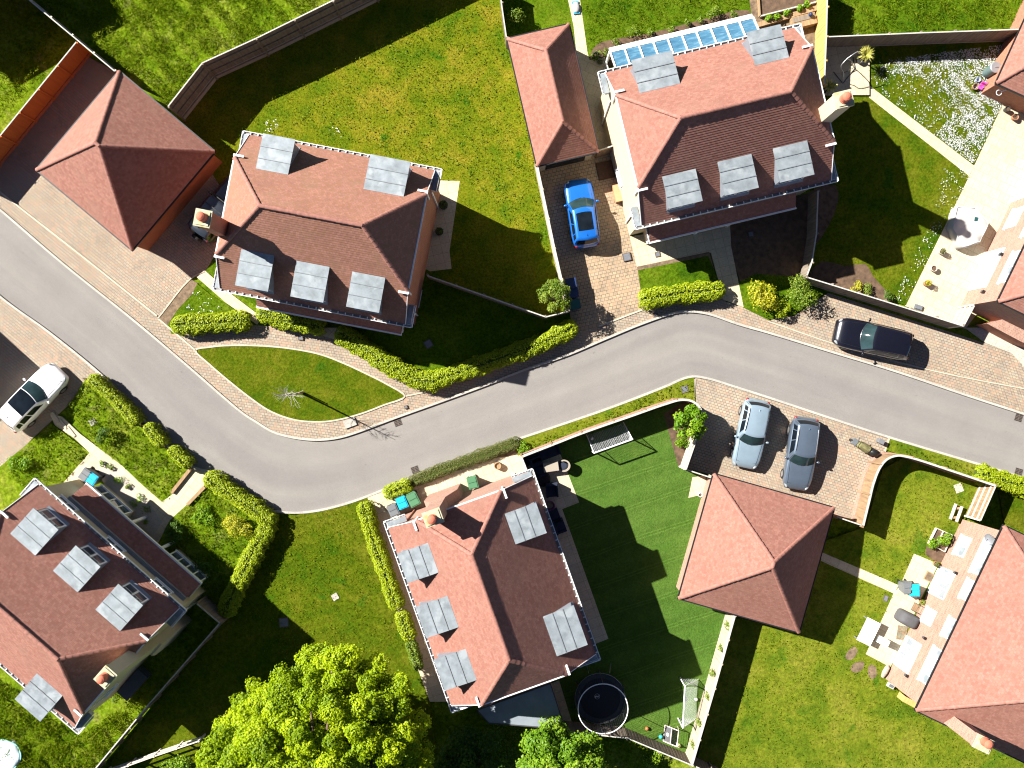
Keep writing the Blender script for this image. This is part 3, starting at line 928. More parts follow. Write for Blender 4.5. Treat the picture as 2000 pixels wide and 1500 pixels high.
def house(label, corners, ze, zr, wall_mat, group, hip='half', zh=6.65, tile='tile', name='brick_house', gutter='white', box=.36, ridge_len=None, over=.28, cat='house'):
    F = frame_of(corners, ze)
    F['o'] = o = thing(name, label, cat, F['c'], F['rz'], group)
    L, D = F['L'], F['D']
    if gutter == 'white':
        D -= .26
        F['D'] = D
    L -= 2 * box
    F['Lr'] = L
    hd, hl = D / 2, L / 2
    t = (zr - ze) / hd
    F['t'] = t
    F['hw'] = hd - over
    F['lw'] = hl - (.05 if hip == 'half' else over)
    F['hl'] = hl
    wb = MB()
    wb.box(-F['lw'], F['lw'], -F['hw'], F['hw'], 0, ze - .12)
    rf = MB(); rg = MB()
    if hip == 'half':
        yh = hd - (zh - ze) / t
        rl = (ridge_len / 2) if ridge_len else hl - (hl * .0 + (zr - zh) / t * .98)
        g = [(-F['hw'], ze - .12), (F['hw'], ze - .12), (yh, zh - .14), (-yh, zh - .14)]
        A = [(-F['lw'], y, z) for y, z in g]; B = [(F['lw'], y, z) for y, z in g]
        wb.face(A[::-1]); wb.face(B)
        for i in range(4):
            j = (i + 1) % 4
            if i == 0: continue
            wb.face([A[i], A[j], B[j], B[i]])
        for s in (-1, 1):
            P = [(-hl, -hd, ze), (hl, -hd, ze), (hl, -yh, zh), (rl, 0, zr), (-rl, 0, zr), (-hl, -yh, zh)]
            if s > 0: P = [(-x, -y, z) for x, y, z in P]
            slope(rf, P)
            Q = [(s * hl, -s * yh, zh), (s * hl, s * yh, zh), (s * rl, 0, zr)]
            slope(rf, Q)
            ridge_run(rg, (s * hl, yh, zh + .02), (s * rl, 0, zr + .02)); ridge_run(rg, (s * hl, -yh, zh + .02), (s * rl, 0, zr + .02))
        ridge_run(rg, (-rl, 0, zr + .03), (rl, 0, zr + .03))
        F['yh'] = yh
    else:
        rl = max(0.0, (ridge_len / 2) if ridge_len is not None else hl - hd)
        rr = rl if rl > .05 else 0.15
        for s in (-1, 1):
            P = [(-hl, -hd, ze), (hl, -hd, ze), (rr, 0, zr), (-rr, 0, zr)]
            if s > 0: P = [(-x, -y, z) for x, y, z in P]
            slope(rf, P)
            slope(rf, [(s * hl, -s * hd, ze), (s * hl, s * hd, ze), (s * rr, 0, zr)])
            for q in (-1, 1): ridge_run(rg, (s * hl, q * hd, ze + .02), (s * rr, 0, zr + .02))
        ridge_run(rg, (-rr, 0, zr + .03), (rr, 0, zr + .03))
    wb.build('wall', M[wall_mat], o)
    roof = rf.build('roof', M[tile], o)
    rg.build('ridge_tiles', [M['ridge'], M['mortar']], roof)
    # closing soffit under the tiles
    sf = MB()
    if hip == 'half':
        sf.box(-hl + .02, hl - .02, -hd + .02, -F['hw'], ze - .2, ze - .05); sf.box(-hl + .02, hl - .02, F['hw'], hd - .02, ze - .2, ze - .05)
    else:
        sf.box(-hl + .02, hl - .02, -hd + .02, hd - .02, ze - .1, ze - .03)
    sf.build('soffit', M['soffit'], o)
    gb = MB()
    if gutter == 'white':
        for s in (-1, 1):
            xx = hl + box
            gutter_line(gb, (-xx, s * hd, ze), (xx, s * hd, ze), (0, s, 0))
            if hip == 'half':
                for q in (-1, 1):
                    gutter_line(gb, (q * xx, s * (hd + .13), ze), (q * xx, s * (hd - 1.15), ze), (q, 0, 0), .4, .03)
                    # little half-hip gutter with its outlet
        if hip == 'half':
            for q in (-1, 1):
                gb.box(*sorted((q * (hl - .02), q * (hl + .07))), -F['yh'] - .1, F['yh'] + .1, zh - .06, zh + .02)
                for s in (-1, 1):
                    gb.box(*sorted((q * (hl - .5), q * (hl + .08))), *sorted((s * (F['yh'] + .1), s * (F['yh'] + .22))), zh - .04, zh + .06)
                    gb.box(*sorted((q * (hl - .0), q * (hl + .05))), *sorted((s * (F['yh'] + .02), s * (F['yh'] + .12))), ze + .1, zh - .02)
        gb.build('gutter', [M['white'], M['soffit']], o)
    elif gutter == 'black':
        for s in (-1, 1):
            gb.box(-hl - .06, hl + .06, *sorted((s * hd, s * (hd + .08))), ze - .1, ze + .01)
            gb.box(*sorted((s * hl, s * (hl + .08))), -hd, hd, ze - .1, ze + .01)
        gb.build('gutter', M['fascia_black'], o)
    if hip == 'half' and box > .1:
        for q in (-1, 1):
            for s in (-1, 1):
                kb = MB()
                kb.box(*sorted((q * (hl + .005), q * (hl + box - .06))), *sorted((s * (hd - .02), s * (hd - 1.15))), ze - .03, ze + .03, 0)
                kb.box(*sorted((q * (hl - .03), q * (hl + box - .1))), *sorted((s * (hd - .1), s * (hd - 1.1))), ze - .45, ze - .035, 1)
                kb.build('eaves_box', [M['lead'], M['white']], o)
            for s in (-1, 1):
                vg = MB()
                vg.bar((q * (hl + .015), s * hd, ze + .0), (q * (hl + .015), s * F['yh'], zh + .0), .03, .1)
                vg.build('verge', M['white'], o)
    return F

def lean_to(F, side_pts, z_out, z_in, name='porch', tile='tile', bays=(), posts=(), wallm='brick'):
    """lean-to along the front wall; side_pts = photo pixels of its two lower outer corners"""
    (xa, ya), (xb, yb) = [loc(F, x, y, z_out) for x, y in side_pts]
    xa, xb = min(xa, xb), max(xa, xb)
    yo = -(abs(ya) + abs(yb)) / 2
    yi = -F['hw'] + .0
    rb = MB()
    k = min(.9, (abs(yo - yi)))
    slope(rb, [(xa, yo, z_out), (xb, yo, z_out), (xb - k * .0, yi, z_in), (xa + k * .0, yi, z_in)])
    p = rb.build(name, M[tile], F['o'])
    g = MB()
    g.box(xa - .04, xb + .04, yo - .09, yo - .0, z_out - .14, z_out + .03)
    g.box(xa - .04, xa, yo, yi, z_out - .14, z_out - .02); g.box(xb, xb + .04, yo, yi, z_out - .14, z_out - .02)
    g.build('gutter', M['white'], p)
    lf = MB(); lf.box(xa, xb, yi - .25, yi - .002, z_in - .14, z_in + .03); lf.build('flashing', M['lead_dark'], p)
    sf = MB(); sf.box(xa + .03, xb - .03, yo + .02, yi - .003, z_out - .18, z_out - .06); sf.build('soffit', M['soffit'], p)
    for (a, b) in bays:
        A = xa + (xb - xa) * a; B = xa + (xb - xa) * b
        F2 = dict(F); F2['hw'] = -(yo + .22)
        bb = MB(); bb.box(A + .02, B - .02, yo + .24, yi - .004, 0, .62); bb.box(A + .02, B - .02, yo + .24, yi - .004, z_out - .3, z_out - .17)
        bb.box(A + .02, B - .02, yo + .5, yi - .004, .62, z_out - .3)
        bay = bb.build('bay', M[wallm], F['o'])
        n = max(3, int((B - A) / .55))
        fr = MB()
        wbox(fr, F2, 'F', A, B, z_out - .42, z_out - .3, -.15, .0); wbox(fr, F2, 'F', A - .03, B + .03, .6, .7, -.15, .06)
        for i in range(n + 1):
            x = A + (B - A - .07) * i / n
            wbox(fr, F2, 'F', x, x + .07, .7, z_out - .42, -.12, .0)
        wbox(fr, F2, 'F', A + .07, B - .07, 1.55, 1.6, -.08, -.01)
        for x0 in (A, B - .05): fr.box(x0, x0 + .05, yo + .3, yi - .3, .62, z_out - .3)
        fr.build('window_frame', M['pvc'], bay)
        gl = MB(); wbox(gl, F2, 'F', A + .05, B - .05, .68, z_out - .4, -.09, -.05); gl.build('pane', M['glass'], bay)
    for a in posts:
        x = xa + (xb - xa) * a
        pb = MB(); pb.box(x - .08, x + .08, yo + .1, yo + .26, 0, z_out - .18)
        pb.bar((x, yo + .2, z_out - .7), (x, yo + .85, z_out - .22), .09)
        pb.build('post', M['white'], F['o'])
    return xa, xb, yo

def downpipe(F, side, a, z0, z1, mat='pvc'):
    mb = MB(); wbox(mb, F, side, a - .04, a + .04, z0, z1, .02, .1); mb.build('downpipe', M[mat], F['o'])

GH = 'large detached houses of the estate'
GG = 'detached garages with pyramid roofs'
# --- upper left brick house
H1 = house('red brick house with a chimney on its left gable, above the oval lawn', [(473, 257), (865, 330), (800, 640), (420, 565)], 5.0, 9.15, 'brick', GH, tile='tile_moss')
for p in ([(563, 342), (501, 330), (512, 260), (576, 272)], [(790, 385), (711, 370), (722, 300), (800, 316)], [(472, 487), (535, 497), (524, 570), (458, 557)], [(579, 508), (644, 521), (631, 591), (567, 579)], [(688, 530), (752, 541), (741, 611), (676, 599)]):
    dormer(H1, p)
chimney(H1, [(381, 404), (414, 413), (410, 445), (375, 441)], 9.9, 3.0, 'brick', 'L', (391, 422), breast=(2.0, 2.6, 4.0, .5))
lean_to(H1, [(502, 598), (783, 653)], 2.55, 3.4, tile='tile', bays=((.02, .3), (.7, .98)), posts=(.36, .64))
px_window(H1, 'R', (834, 517), (840, 483), cols=2, rows=2)
px_window(H1, 'R', (817, 601), (824, 566), cols=2)
for a in (-2.6, 0.6): window(H1, 'B', a, a + 1.2, .95, 2.1); window(H1, 'B', a, a + 1.2, 3.4, 4.5)
for a in (-4.4, -.6, 3.2): window(H1, 'F', a, a + 1.2, 3.7, 4.65)
downpipe(H1, 'R', -3.6, .1, 4.6); downpipe(H1, 'R', 3.3, .1, 4.6)
# --- upper right cream house
H2 = house('cream rendered house with a blue glazed lean-to, next to the blue car', [(1171, 142), (1565, 45), (1633, 356), (1240, 447)], 5.0, 9.0, 'render', GH, name='rendered_house')
for p in ([(1329, 163), (1247, 184), (1236, 116), (1312, 99)], [(1541, 113), (1473, 129), (1461, 62), (1525, 47)], [(1294, 346), (1358, 327), (1372, 390), (1308, 410)], [(1403, 316), (1467, 299), (1482, 365), (1415, 384)], [(1513, 290), (1576, 272), (1591, 341), (1521, 357)]):
    dormer(H2, p)
chimney(H2, [(1627, 181), (1664, 172), (1669, 203), (1639, 214)], 9.8, 3.0, 'render', 'R', (1655, 188), breast=(1.9, 2.6, 4.0, .55))
lean_to(H2, [(1270, 476), (1553, 402)], 2.55, 3.4, bays=((.02, .3), (.7, .98)), posts=(.37, .6), wallm='render')
for a in (-4.2, -.6, 3.0): window(H2, 'F', a, a + 1.2, 3.7, 4.65)
window(H2, 'R', .8, 1.9, 3.4, 4.5); downpipe(H2, 'L', -3.4, .1, 4.6); downpipe(H2, 'L', 3.0, .1, 4.6)
px_window(H2, 'L', (1205, 332), (1216, 362), cols=1)
# glazed lean-to at its back
xa, ya = loc(H2, 1188, 102, 2.35); xb, yb = loc(H2, 1470, 32, 2.35)
yo = (ya + yb) / 2; xa += .1; yi = H2['hw']; zi, zo = 3.3, 2.35
cf = MB(); n = 10
def zz(y): return zi + (zo - zi) * (y - yi) / (yo - yi)
for i in range(n + 1):
    x = xa + (xb - xa) * i / n
    cf.bar((x, yi, zi + .03), (x, yo, zo + .03), .09, .1)
cf.bar((xa, yo, zo), (xb, yo, zo), .2, .14); cf.bar((xa, yi + .05, zi), (xb, yi + .05, zi), .1, .14)
cf.bar((xa, yo + .16, zo - .06), (xb, yo + .16, zo - .06), .1, .1)
for i in range(6):
    x = xa + (xb - xa) * i / 5
    cf.box(x - .05, x + .05, yo - .1, yo, 0, zo - .08)
for x in (xa, xb):
    for k in range(3):
        y = yi + (yo - yi) * k / 2
        cf.box(x - .05, x + .05, y - .05, y + .05, 0, zz(y) - .04)
    cf.box(x - .04, x + .04, yi, yo, 0, .5)
gr = cf.build('glazed_lean_to', M['pvc'], H2['o'])
gl = MB()
for i in range(n):
    x0 = xa + (xb - xa) * i / n + .045; x1 = xa + (xb - xa) * (i + 1) / n - .045
    gl.face([(x0, yi, zi), (x1, yi, zi), (x1, yo - .08, zo + .03), (x0, yo - .08, zo + .03)][::-1])
    gl.face([(x0, yi, zi - .02), (x1, yi, zi - .02), (x1, yo - .08, zo + .01), (x0, yo - .08, zo + .01)])
gl.build('roof_glazing', M['glass_blue'], gr)
# --- bottom middle house
H3 = house('pale red brick house with a stepped chimney breast, beside the artificial turf', [(1040, 917), (1172, 1285), (882, 1392), (750, 1020)], 5.0, 8.8, 'brick_pale', GH)
for p in ([(836, 1060), (858, 1118), (796, 1139), (775, 1082)], [(876, 1163), (895, 1225), (832, 1247), (811, 1186)], [(911, 1268), (931, 1328), (868, 1350), (847, 1288)], [(986, 1003), (1005, 1064), (1068, 1041), (1047, 982)], [(1060, 1204), (1086, 1282), (1148, 1260), (1121, 1183)]):
    dormer(H3, p)
chimney(H3, [(822, 1002), (857, 990), (870, 1020), (832, 1034)], 9.7, 2.0, 'brick_pale', 'L', (843, 1016), breast=(2.1, 3.2, 5.2, .62))
for a in (-3.8, -.6, 2.6): window(H3, 'F', a, a + 1.2, .95, 2.1); window(H3, 'F', a, a + 1.2, 3.6, 4.65)
for a in (-4.2, .2): window(H3, 'B', a, a + 2.0, .1, 2.15, cols=4); window(H3, 'B', a, a + 1.2, 3.6, 4.65)
downpipe(H3, 'L', -3.3, .1, 4.6, 'brick'); downpipe(H3, 'L', 3.3, .1, 4.6)
# --- bottom left house
H4 = house('cream house with three window dormers facing the road bend, in the bottom left corner', [(152, 1432), (-142, 1175), (70, 935), (364, 1192)], 5.0, 8.9, 'render', GH, name='rendered_house')
for p in ([(20, 1042), (67, 1086), (115, 1035), (65, 992)], [(103, 1114), (150, 1158), (196, 1108), (149, 1065)], [(186, 1191), (234, 1234), (279, 1182), (231, 1140)], [(122, 1360), (72, 1312), (30, 1367), (78, 1409)]):
    dormer(H4, p)
chimney(H4, [(207, 1297), (227, 1320), (205, 1349), (180, 1327)], 9.7, 3.0, 'render', 'L', (196, 1328), breast=(1.9, 2.6, 4.0, .55))
lean_to(H4, [(168, 945), (392, 1140)], 2.55, 3.4, bays=((.02, .3), (.7, .98)), posts=(.36, .62), wallm='render')
for a in (-4.3, -.6, 3.1): window(H4, 'F', a, a + 1.3, 3.65, 4.65)
window(H4, 'L', 2.0, 3.0, 3.4, 4.5); downpipe(H4, 'L', -3.4, .1, 4.6)
# --- bottom right house
H5 = house('salmon brick house with white French doors onto a patio, in the bottom right corner', [(2246, 1166), (2074, 1526), (1790, 1385), (1962, 1025)], 5.0, 9.0, 'brick_pale', GH, hip='full', gutter='black', box=0)
H6 = house('pale brick house with white French doors beside the hexagonal furniture cover, on the right edge', [(2364, 454), (2232, 726), (1950, 588), (2082, 316)], 5.0, 8.8, 'brick_pale', GH, hip='full', gutter='black', box=0)
def along(F, side, px, py, z):
    x, y = loc(F, px, py, z)
    return x if side in 'FB' else y
def fw(F, side, pa, pb, z0, z1, c, gl='glass_pale', sill=True):
    zm = (z0 + z1) / 2
    a = along(F, side, *pa, zm); b = along(F, side, *pb, zm)
    window(F, side, min(a, b), max(a, b), z0, z1, cols=c, glass=gl, sill=sill)
fw(H5, 'F', (1763, 1308), (1790, 1252), .08, 2.15, 4, sill=False)
fw(H5, 'F', (1802, 1216), (1817, 1188), .95, 2.1, 2)
fw(H5, 'F', (1822, 1162), (1847, 1110), .08, 2.15, 3, sill=False)
fw(H5, 'F', (1870, 1085), (1888, 1048), .95, 2.1, 2)
fw(H5, 'F', (1795, 1330), (1827, 1264), 3.45, 4.75, 4)
fw(H5, 'F', (1838, 1242), (1857, 1205), 3.6, 4.75, 2)
fw(H5, 'F', (1874, 1168), (1893, 1130), 3.6, 4.75, 2)
fw(H5, 'F', (1902, 1120), (1937, 1055), 3.45, 4.75, 4)
sb = MB(); wbox(sb, H5, 'F', -H5['lw'] + .01, H5['lw'] - .01, 2.75, 2.9, -.01, .03); sb.build('string_course', M['brick_pale'], H5['o'])
fw(H6, 'F', (1902, 562), (1938, 485), .08, 2.15, 4, sill=False)
fw(H6, 'F', (1962, 440), (1980, 400), .95, 2.1, 2)
fw(H6, 'F', (1948, 545), (1978, 482), 3.45, 4.75, 4)
fw(H6, 'F', (1995, 455), (2010, 420), 3.5, 4.75, 2)
fw(H6, 'F', (1985, 385), (2025, 310), .08, 2.15, 4, sill=False)
chimney(H5, [(1910, 1435), (1945, 1447), (1934, 1475), (1900, 1460)], 8.3, 0.0, 'brick_pale', 'R', (1932, 1455))
# side porch of the right edge house (two low brick piers with a step)
for (pts, h, mt, nm) in (([(1928, 632), (2010, 612), (2060, 640), (2060, 690), (1996, 668)], 1.4, 'brick', 'porch_wall'),):
    P = [Vector((*loc(H6, x, y, h), 0)) for x, y in pts]
    mb = MB(); mb.prism([(p.x, p.y) for p in P], 0, h); pw = mb.build(nm, M['brick'], H6['o'])
    c2 = MB(); cen = sum(P, Vector()) / len(P)
    c2.prism([((p.x - cen.x) * 1.03 + cen.x, (p.y - cen.y) * 1.03 + cen.y) for p in P], h, h + .07); c2.build('coping', M['brick_pale'], pw)

# --- garages
def garage(label, corners, zr, wall, name='garage', group=GG, ridge=.3, door=None):
    F = house(label, corners, 2.4, zr, wall, group, hip='full', gutter='black', box=0, ridge_len=ridge, name=name, cat='garage', over=.22)
    if door:
        side, spans = door
        for a0, a1 in spans:
            mb = MB(); wbox(mb, F, side, a0, a1, .03, 2.1, -.02, .02)
            k = 8
            for i in range(1, k): wbox(mb, F, side, a0, a1, .03 + 2.07 * i / k - .012, .03 + 2.07 * i / k + .012, .018, .035)
            mb.build('garage_door', M['garage_door'], F['o'])
    return F
G1 = garage('brick double garage with a salmon pyramid roof, at the end of the upper left drive', [(232, 139), (420, 297), (257, 487), (72, 332)], 6.0, 'brick_garage', door=('F', ((-2.9, -.2), (.2, 2.9))))
G3 = garage('brick double garage with a pyramid roof, below the two parked estate cars', [(1628, 993), (1560, 1237), (1326, 1166), (1395, 925)], 5.8, 'brick_pale')
G2 = garage('long narrow garage with a hipped roof, above the blue car', [(1112, 48), (1168, 295), (1050, 325), (990, 75)], 4.05, 'render', ridge=4.3, door=('R', ((-1.25, 1.25),)))
G4 = garage('brick outbuilding with a dark fascia at the top right corner, beside the water butt', [(2035, -45), (2200, 30), (2110, 236), (1950, 164)], 5.2, 'brick', name='outbuilding')
# --- houses just outside the frame whose shadows reach into it
def off(gx, gy): return ((gx - 1000) * HC / (HC - 5.0) + 1000, (gy - 750) * HC / (HC - 5.0) + 750)
H0 = house('brick house beyond the top left corner of the estate', [off(-304, -183), off(-88, -308), off(62, -48), off(-154, 77)], 5.0, 7.6, 'brick', GH, hip='full', gutter='black', box=0)
def off2(gx, gy): return ((gx - 1000) * HC / (HC - 2.4) + 1000, (gy - 750) * HC / (HC - 2.4) + 750)
G0 = garage('brick garage beyond the left edge beside the white car', [off2(-167, 536), off2(-8, 680), off2(-152, 839), off2(-311, 695)], 5.2, 'brick_garage')
# lean-to room behind the bottom middle house
P = [W(x, y, 2.6) for x, y in ((932, 1387), (1075, 1335), (1104, 1424), (955, 1412))]
c = sum(P, Vector()) / 4
o = thing('garden_room', 'low garden room with a flat grey felt roof, behind the bottom middle house', 'outbuilding', (c.x, c.y, 0))
mb = MB(); pl = [((p.x - c.x), (p.y - c.y)) for p in P]
mb.prism([(a * .96, b * .95) for a, b in pl], 0, 2.45); mb.build('wall', M['brick_pale'], o)
mb = MB(); mb.prism(pl, 2.45, 2.6); rr = mb.build('roof', M['flatroof'], o)
mb = MB()
for i in range(4):
    a, b = pl[i], pl[(i + 1) % 4]
    mb.bar((*a, 2.58), (*b, 2.58), .06, .1)
mb.build('trim', M['steel_dark'], rr)
# ------------------------------------------------------------------ fences and walls
def fence(label, pts, h, board='fence_grey', rails=0, bay=1.83, cap='cap_pale', plinth=0.0, pl_mat='gravelboard', curve=False, rail_mat='rail', name='fence', cat='fence', group='board fences between the gardens', posts=True, style='board', cap_w=.07):
    P = [W(x, y, h) for x, y in pts]
    for p in P: p.z = 0
    if curve: P = smooth_path(P, 8)
    base = P[0].copy()
    o = thing(name, label, cat, base, 0, group)
    P = [p - base for p in P]
    # cut the line into bays
    bays = []
    if curve:
        cur = [P[0]]; acc = 0
        for a, b in zip(P[:-1], P[1:]):
            acc += (b - a).length; cur.append(b)
            if acc >= bay: bays.append(cur); cur = [b]; acc = 0
        if len(cur) > 1: bays.append(cur)
    else:
        for a, b in zip(P[:-1], P[1:]):
            n = max(1, int(round((b - a).length / bay)))
            for i in range(n): bays.append([a.lerp(b, i / n), a.lerp(b, (i + 1) / n)])
    def nrm(a, b):
        d = (b - a).normalized(); return d, Vector((-d.y, d.x, 0))
    def bx(mb, a, b, o0, o1, z0, z1, mi=0):
        d, n = nrm(a, b)
        Mx = Matrix(((d.x, n.x, 0, a.x), (d.y, n.y, 0, a.y), (0, 0, 1, 0), (0, 0, 0, 1)))
        mb.box(0, (b - a).length, o0, o1, z0, z1, mi, Mx)
    for bi, bp in enumerate(bays):
        mb = MB(); pl = MB(); cp = MB(); rl = [MB(), MB(), MB()]
        for a, b in zip(bp[:-1], bp[1:]):
            L = (b - a).length
            if style == 'board':
                nb = max(1, int(round(L / .11)))
                for i in range(nb):
                    p, q = a.lerp(b, i / nb), a.lerp(b, (i + 1) / nb)
                    j = .009 * (i % 2) + random.uniform(-.003, .003)
                    bx(mb, p, q, -.022 + j, .012 + j, plinth + .003, h - .03 + random.uniform(-.006, .004))
            elif style == 'rail':
                for z in (h * .38, h * .68, h * .98): bx(mb, a, b, -.03, .03, z - .06, z + .02)
            if plinth: bx(pl, a, b, -.07 if 'brick' in pl_mat else -.035, .07 if 'brick' in pl_mat else .035, 0, plinth)
            if rails:
                for z, r_ in zip((h * .2, h * .5, h * .82), rl):
                    lo, hi = sorted((rails * .03, rails * .095)); bx(r_, a, b, lo, hi, z - .04, z + .04)
            if cap: bx(cp, a, b, -cap_w / 2, cap_w / 2, h - .027, h + .012)
        pn = mb.build('panel', M[board], o)
        for q_, nm, mm in [(pl, 'plinth', pl_mat), (cp, 'capping', cap)] + [(r_, 'rail', rail_mat) for r_ in rl]:
            if q_.f: q_.build(nm, M[mm], pn)
    if posts:
        ends = [b[0] for b in bays] + [bays[-1][-1]]
        dirs = [nrm(b[0], b[1])[0] for b in bays] + [nrm(bays[-1][-2], bays[-1][-1])[0]]
        for p, d in zip(ends, dirs):
            mb = MB()
            Mx = Matrix.Translation(p) @ Matrix.Rotation(math.atan2(d.y, d.x), 4, 'Z')
            side = -1 if rails < 0 else 1
            lo, hi = sorted((side * .026, side * .12)) if style == 'board' else (-.05, .05)
            mb.box(-.05, .05, lo, hi, 0, h + .02, 0, Mx)
            mb.build('post', M[rail_mat if rails or style == 'rail' else board], o)
    return o

fence('tall double railed fence on a concrete base, along the top of the mossy lawn', [(328, 208), (395, 123), (500, 75), (650, 1), (800, -73), (1010, -176)], 2.65, 'fence_grey', -1, 2.9, plinth=.65, rail_mat='fence_grey')
fence('orange stained board fence beside the upper left drive', [(149, 82), (0, 265), (-70, 350)], 1.85, 'fence_orange', 0, 1.83, plinth=.25, pl_mat='brick_garage')
fence('thin fence running from the top left edge to the pyramid garage', [(-40, -80), (57, 0), (224, 139)], 1.8, 'fence_brown', 1)
fence('grey fence above the corner of the long narrow garage', [(974, -45), (979, 5), (989, 73)], 1.8, 'fence_grey')
fence('pale fence between the mossy lawn and the blue car', [(1046, 312), (1082, 485), (1110, 606)], 1.8, 'fence_pale', cap_w=.16)
fence('grey fence from the brick house across its shaded lawn', [(834, 538), (1000, 596), (1066, 619), (1109, 608)], 1.8, 'fence_grey')
fence('new yellow timber fence beside the raised beds at the top edge', [(1617, -45), (1614, 71), (1610, 165)], 2.0, 'fence_new', 1, rail_mat='fence_new')
fence('long dark fence along the top of the daisy lawn', [(1614, 72), (1800, 64), (2000, 57), (2090, 54)], 1.85, 'fence_grey', plinth=.12)
fence('grey fence dividing the shaded bed from the daisy lawn', [(1598, 372), (1595, 455), (1586, 512), (1575, 541)], 1.8, 'fence_grey')
fence('long grey fence behind the black car', [(1575, 541), (1730, 589), (1882, 637)], 1.8, 'fence_grey', plinth=.15)
fence('short fence with three white rails beside the right edge house', [(1882, 637), (1903, 597)], 1.8, 'fence_pale', 1)
fence('dark fence from the corner of the cream house down to the bottom edge', [(384, 1179), (429, 1217), (290, 1376), (140, 1557)], 1.8, 'fence_grey')
fence('low post and rail fence at the bottom edge left of the big tree', [(200, 1514), (300, 1478), (388, 1448)], 1.2, 'rail', style='rail', bay=1.4, cap=None, group='rail fences')
fence('pale board fence with climbing plants beside the artificial turf', [(1435, 1202), (1395, 1345), (1351, 1495)], 1.9, 'fence_pale', 0, cap_w=.14)
fence('dark fence below the trampoline at the foot of the artificial turf', [(1350, 1494), (1226, 1442), (1100, 1428)], 1.75, 'fence_grey', 1, rail_mat='fence_grey')
fence('dark fence running off the bottom edge below the white goal', [(1352, 1494), (1440, 1535)], 1.75, 'fence_grey')
fence('curved brick and timber wall around the top of the artificial turf', [(1019, 892), (1078, 869), (1137, 846), (1237, 811), (1300, 789), (1330, 781), (1350, 783), (1364, 793), (1372, 808), (1373, 822), (1366, 842)], 1.8, 'fence_brown', 0, 1.9, plinth=.7, pl_mat='brick_pale', curve=True, name='garden_wall', cat='wall', group='curved garden walls', cap_w=.13)
fence('short railed fence with white rails between the drive and the turf', [(1366, 842), (1340, 917)], 1.8, 'fence_pale', -1)
fence('short white topped fence at the corner of the pale brick house', [(1019, 893), (1033, 928)], 1.8, 'fence_pale', group='board fences between the gardens')
fence('curved brown wall of brick and boards beside the covered motorbike', [(1686, 1027), (1697, 982), (1707, 942), (1719, 913), (1733, 897), (1752, 890), (1775, 893), (1860, 920), (1945, 949)], 1.85, 'fence_brown', 0, 1.9, plinth=.45, pl_mat='brick_pale', curve=True, name='garden_wall', cat='wall', group='curved garden walls', cap_w=.12)
fence('brown fence with three white rails above the salmon brick house', [(1945, 949), (1915, 1017)], 1.85, 'fence_brown', -1)
fence('short fence between the curved wall and the pyramid garage', [(1686, 1027), (1636, 1010)], 1.85, 'fence_brown', 0, plinth=.4, pl_mat='brick_garage')
fence('low fence and step between the turf and the pyramid garage', [(1340, 917), (1392, 934)], 1.5, 'fence_pale')
fence('narrow side gate between the long garage and the cream house', [(1169, 294), (1199, 284)], 1.8, 'fence_brown', name='garden_gate', cat='gate', group=None)
# ------------------------------------------------------------------ vegetation
def leaf_mesh(name, P, N, S, mat, aspect=.55, tint=None, parent=None, extra=None, emats=(), fold=.18):
    """many small leaves; P centres, N normals, S lengths (numpy)"""
    n = len(P)
    P = np.asarray(P, float); N = np.asarray(N, float); S = np.asarray(S, float)
    N /= np.linalg.norm(N, axis=1)[:, None] + 1e-9
    r = RNG.normal(size=(n, 3))
    T = np.cross(N, r); T /= np.linalg.norm(T, axis=1)[:, None] + 1e-9
    B = np.cross(N, T)
    a = (S * .5)[:, None]; b = (S * .5 * aspect)[:, None]
    f = (S * fold)[:, None] * N
    v = np.stack([P - T * a, P + B * b + f, P + T * a, P - B * b + f], 1).reshape(-1, 3)
    v0 = len(extra.v) if extra else 0
    nf0 = len(extra.f) if extra else 0
    me = bpy.data.meshes.new(name)
    if extra:
        V = np.concatenate([np.asarray(extra.v, float).reshape(-1, 3), v]); tris = extra.f
    else:
        V = v; tris = []
    loops = []
    starts = []; tot = []
    c = 0
    for fc in tris:
        loops += list(fc); starts.append(c); tot.append(len(fc)); c += len(fc)
    loops = np.concatenate([np.asarray(loops, int), np.arange(4 * n) + v0])
    starts = np.concatenate([np.asarray(starts, int), c + 4 * np.arange(n)])
    me.vertices.add(len(V)); me.vertices.foreach_set('co', V.ravel())
    me.loops.add(len(loops)); me.loops.foreach_set('vertex_index', loops)
    me.polygons.add(len(starts)); me.polygons.foreach_set('loop_start', starts)
    mi = np.concatenate([np.asarray([m + 1 for m in extra.m], int) if extra else np.zeros(0, int), np.zeros(n, int)])
    me.materials.append(M[mat])
    for m in emats: me.materials.append(M[m])
    me.polygons.foreach_set('material_index', mi)
    at = me.attributes.new('tint', 'FLOAT', 'FACE')
    tt = RNG.random(n) if tint is None else np.clip(tint + RNG.normal(size=n) * .16, 0, 1)
    at.data.foreach_set('value', np.concatenate([np.zeros(nf0), tt]))
    me.update(calc_edges=True)
    o = bpy.data.objects.new(name, me)
    COL.objects.link(o)
    if parent: o.parent = parent
    return o

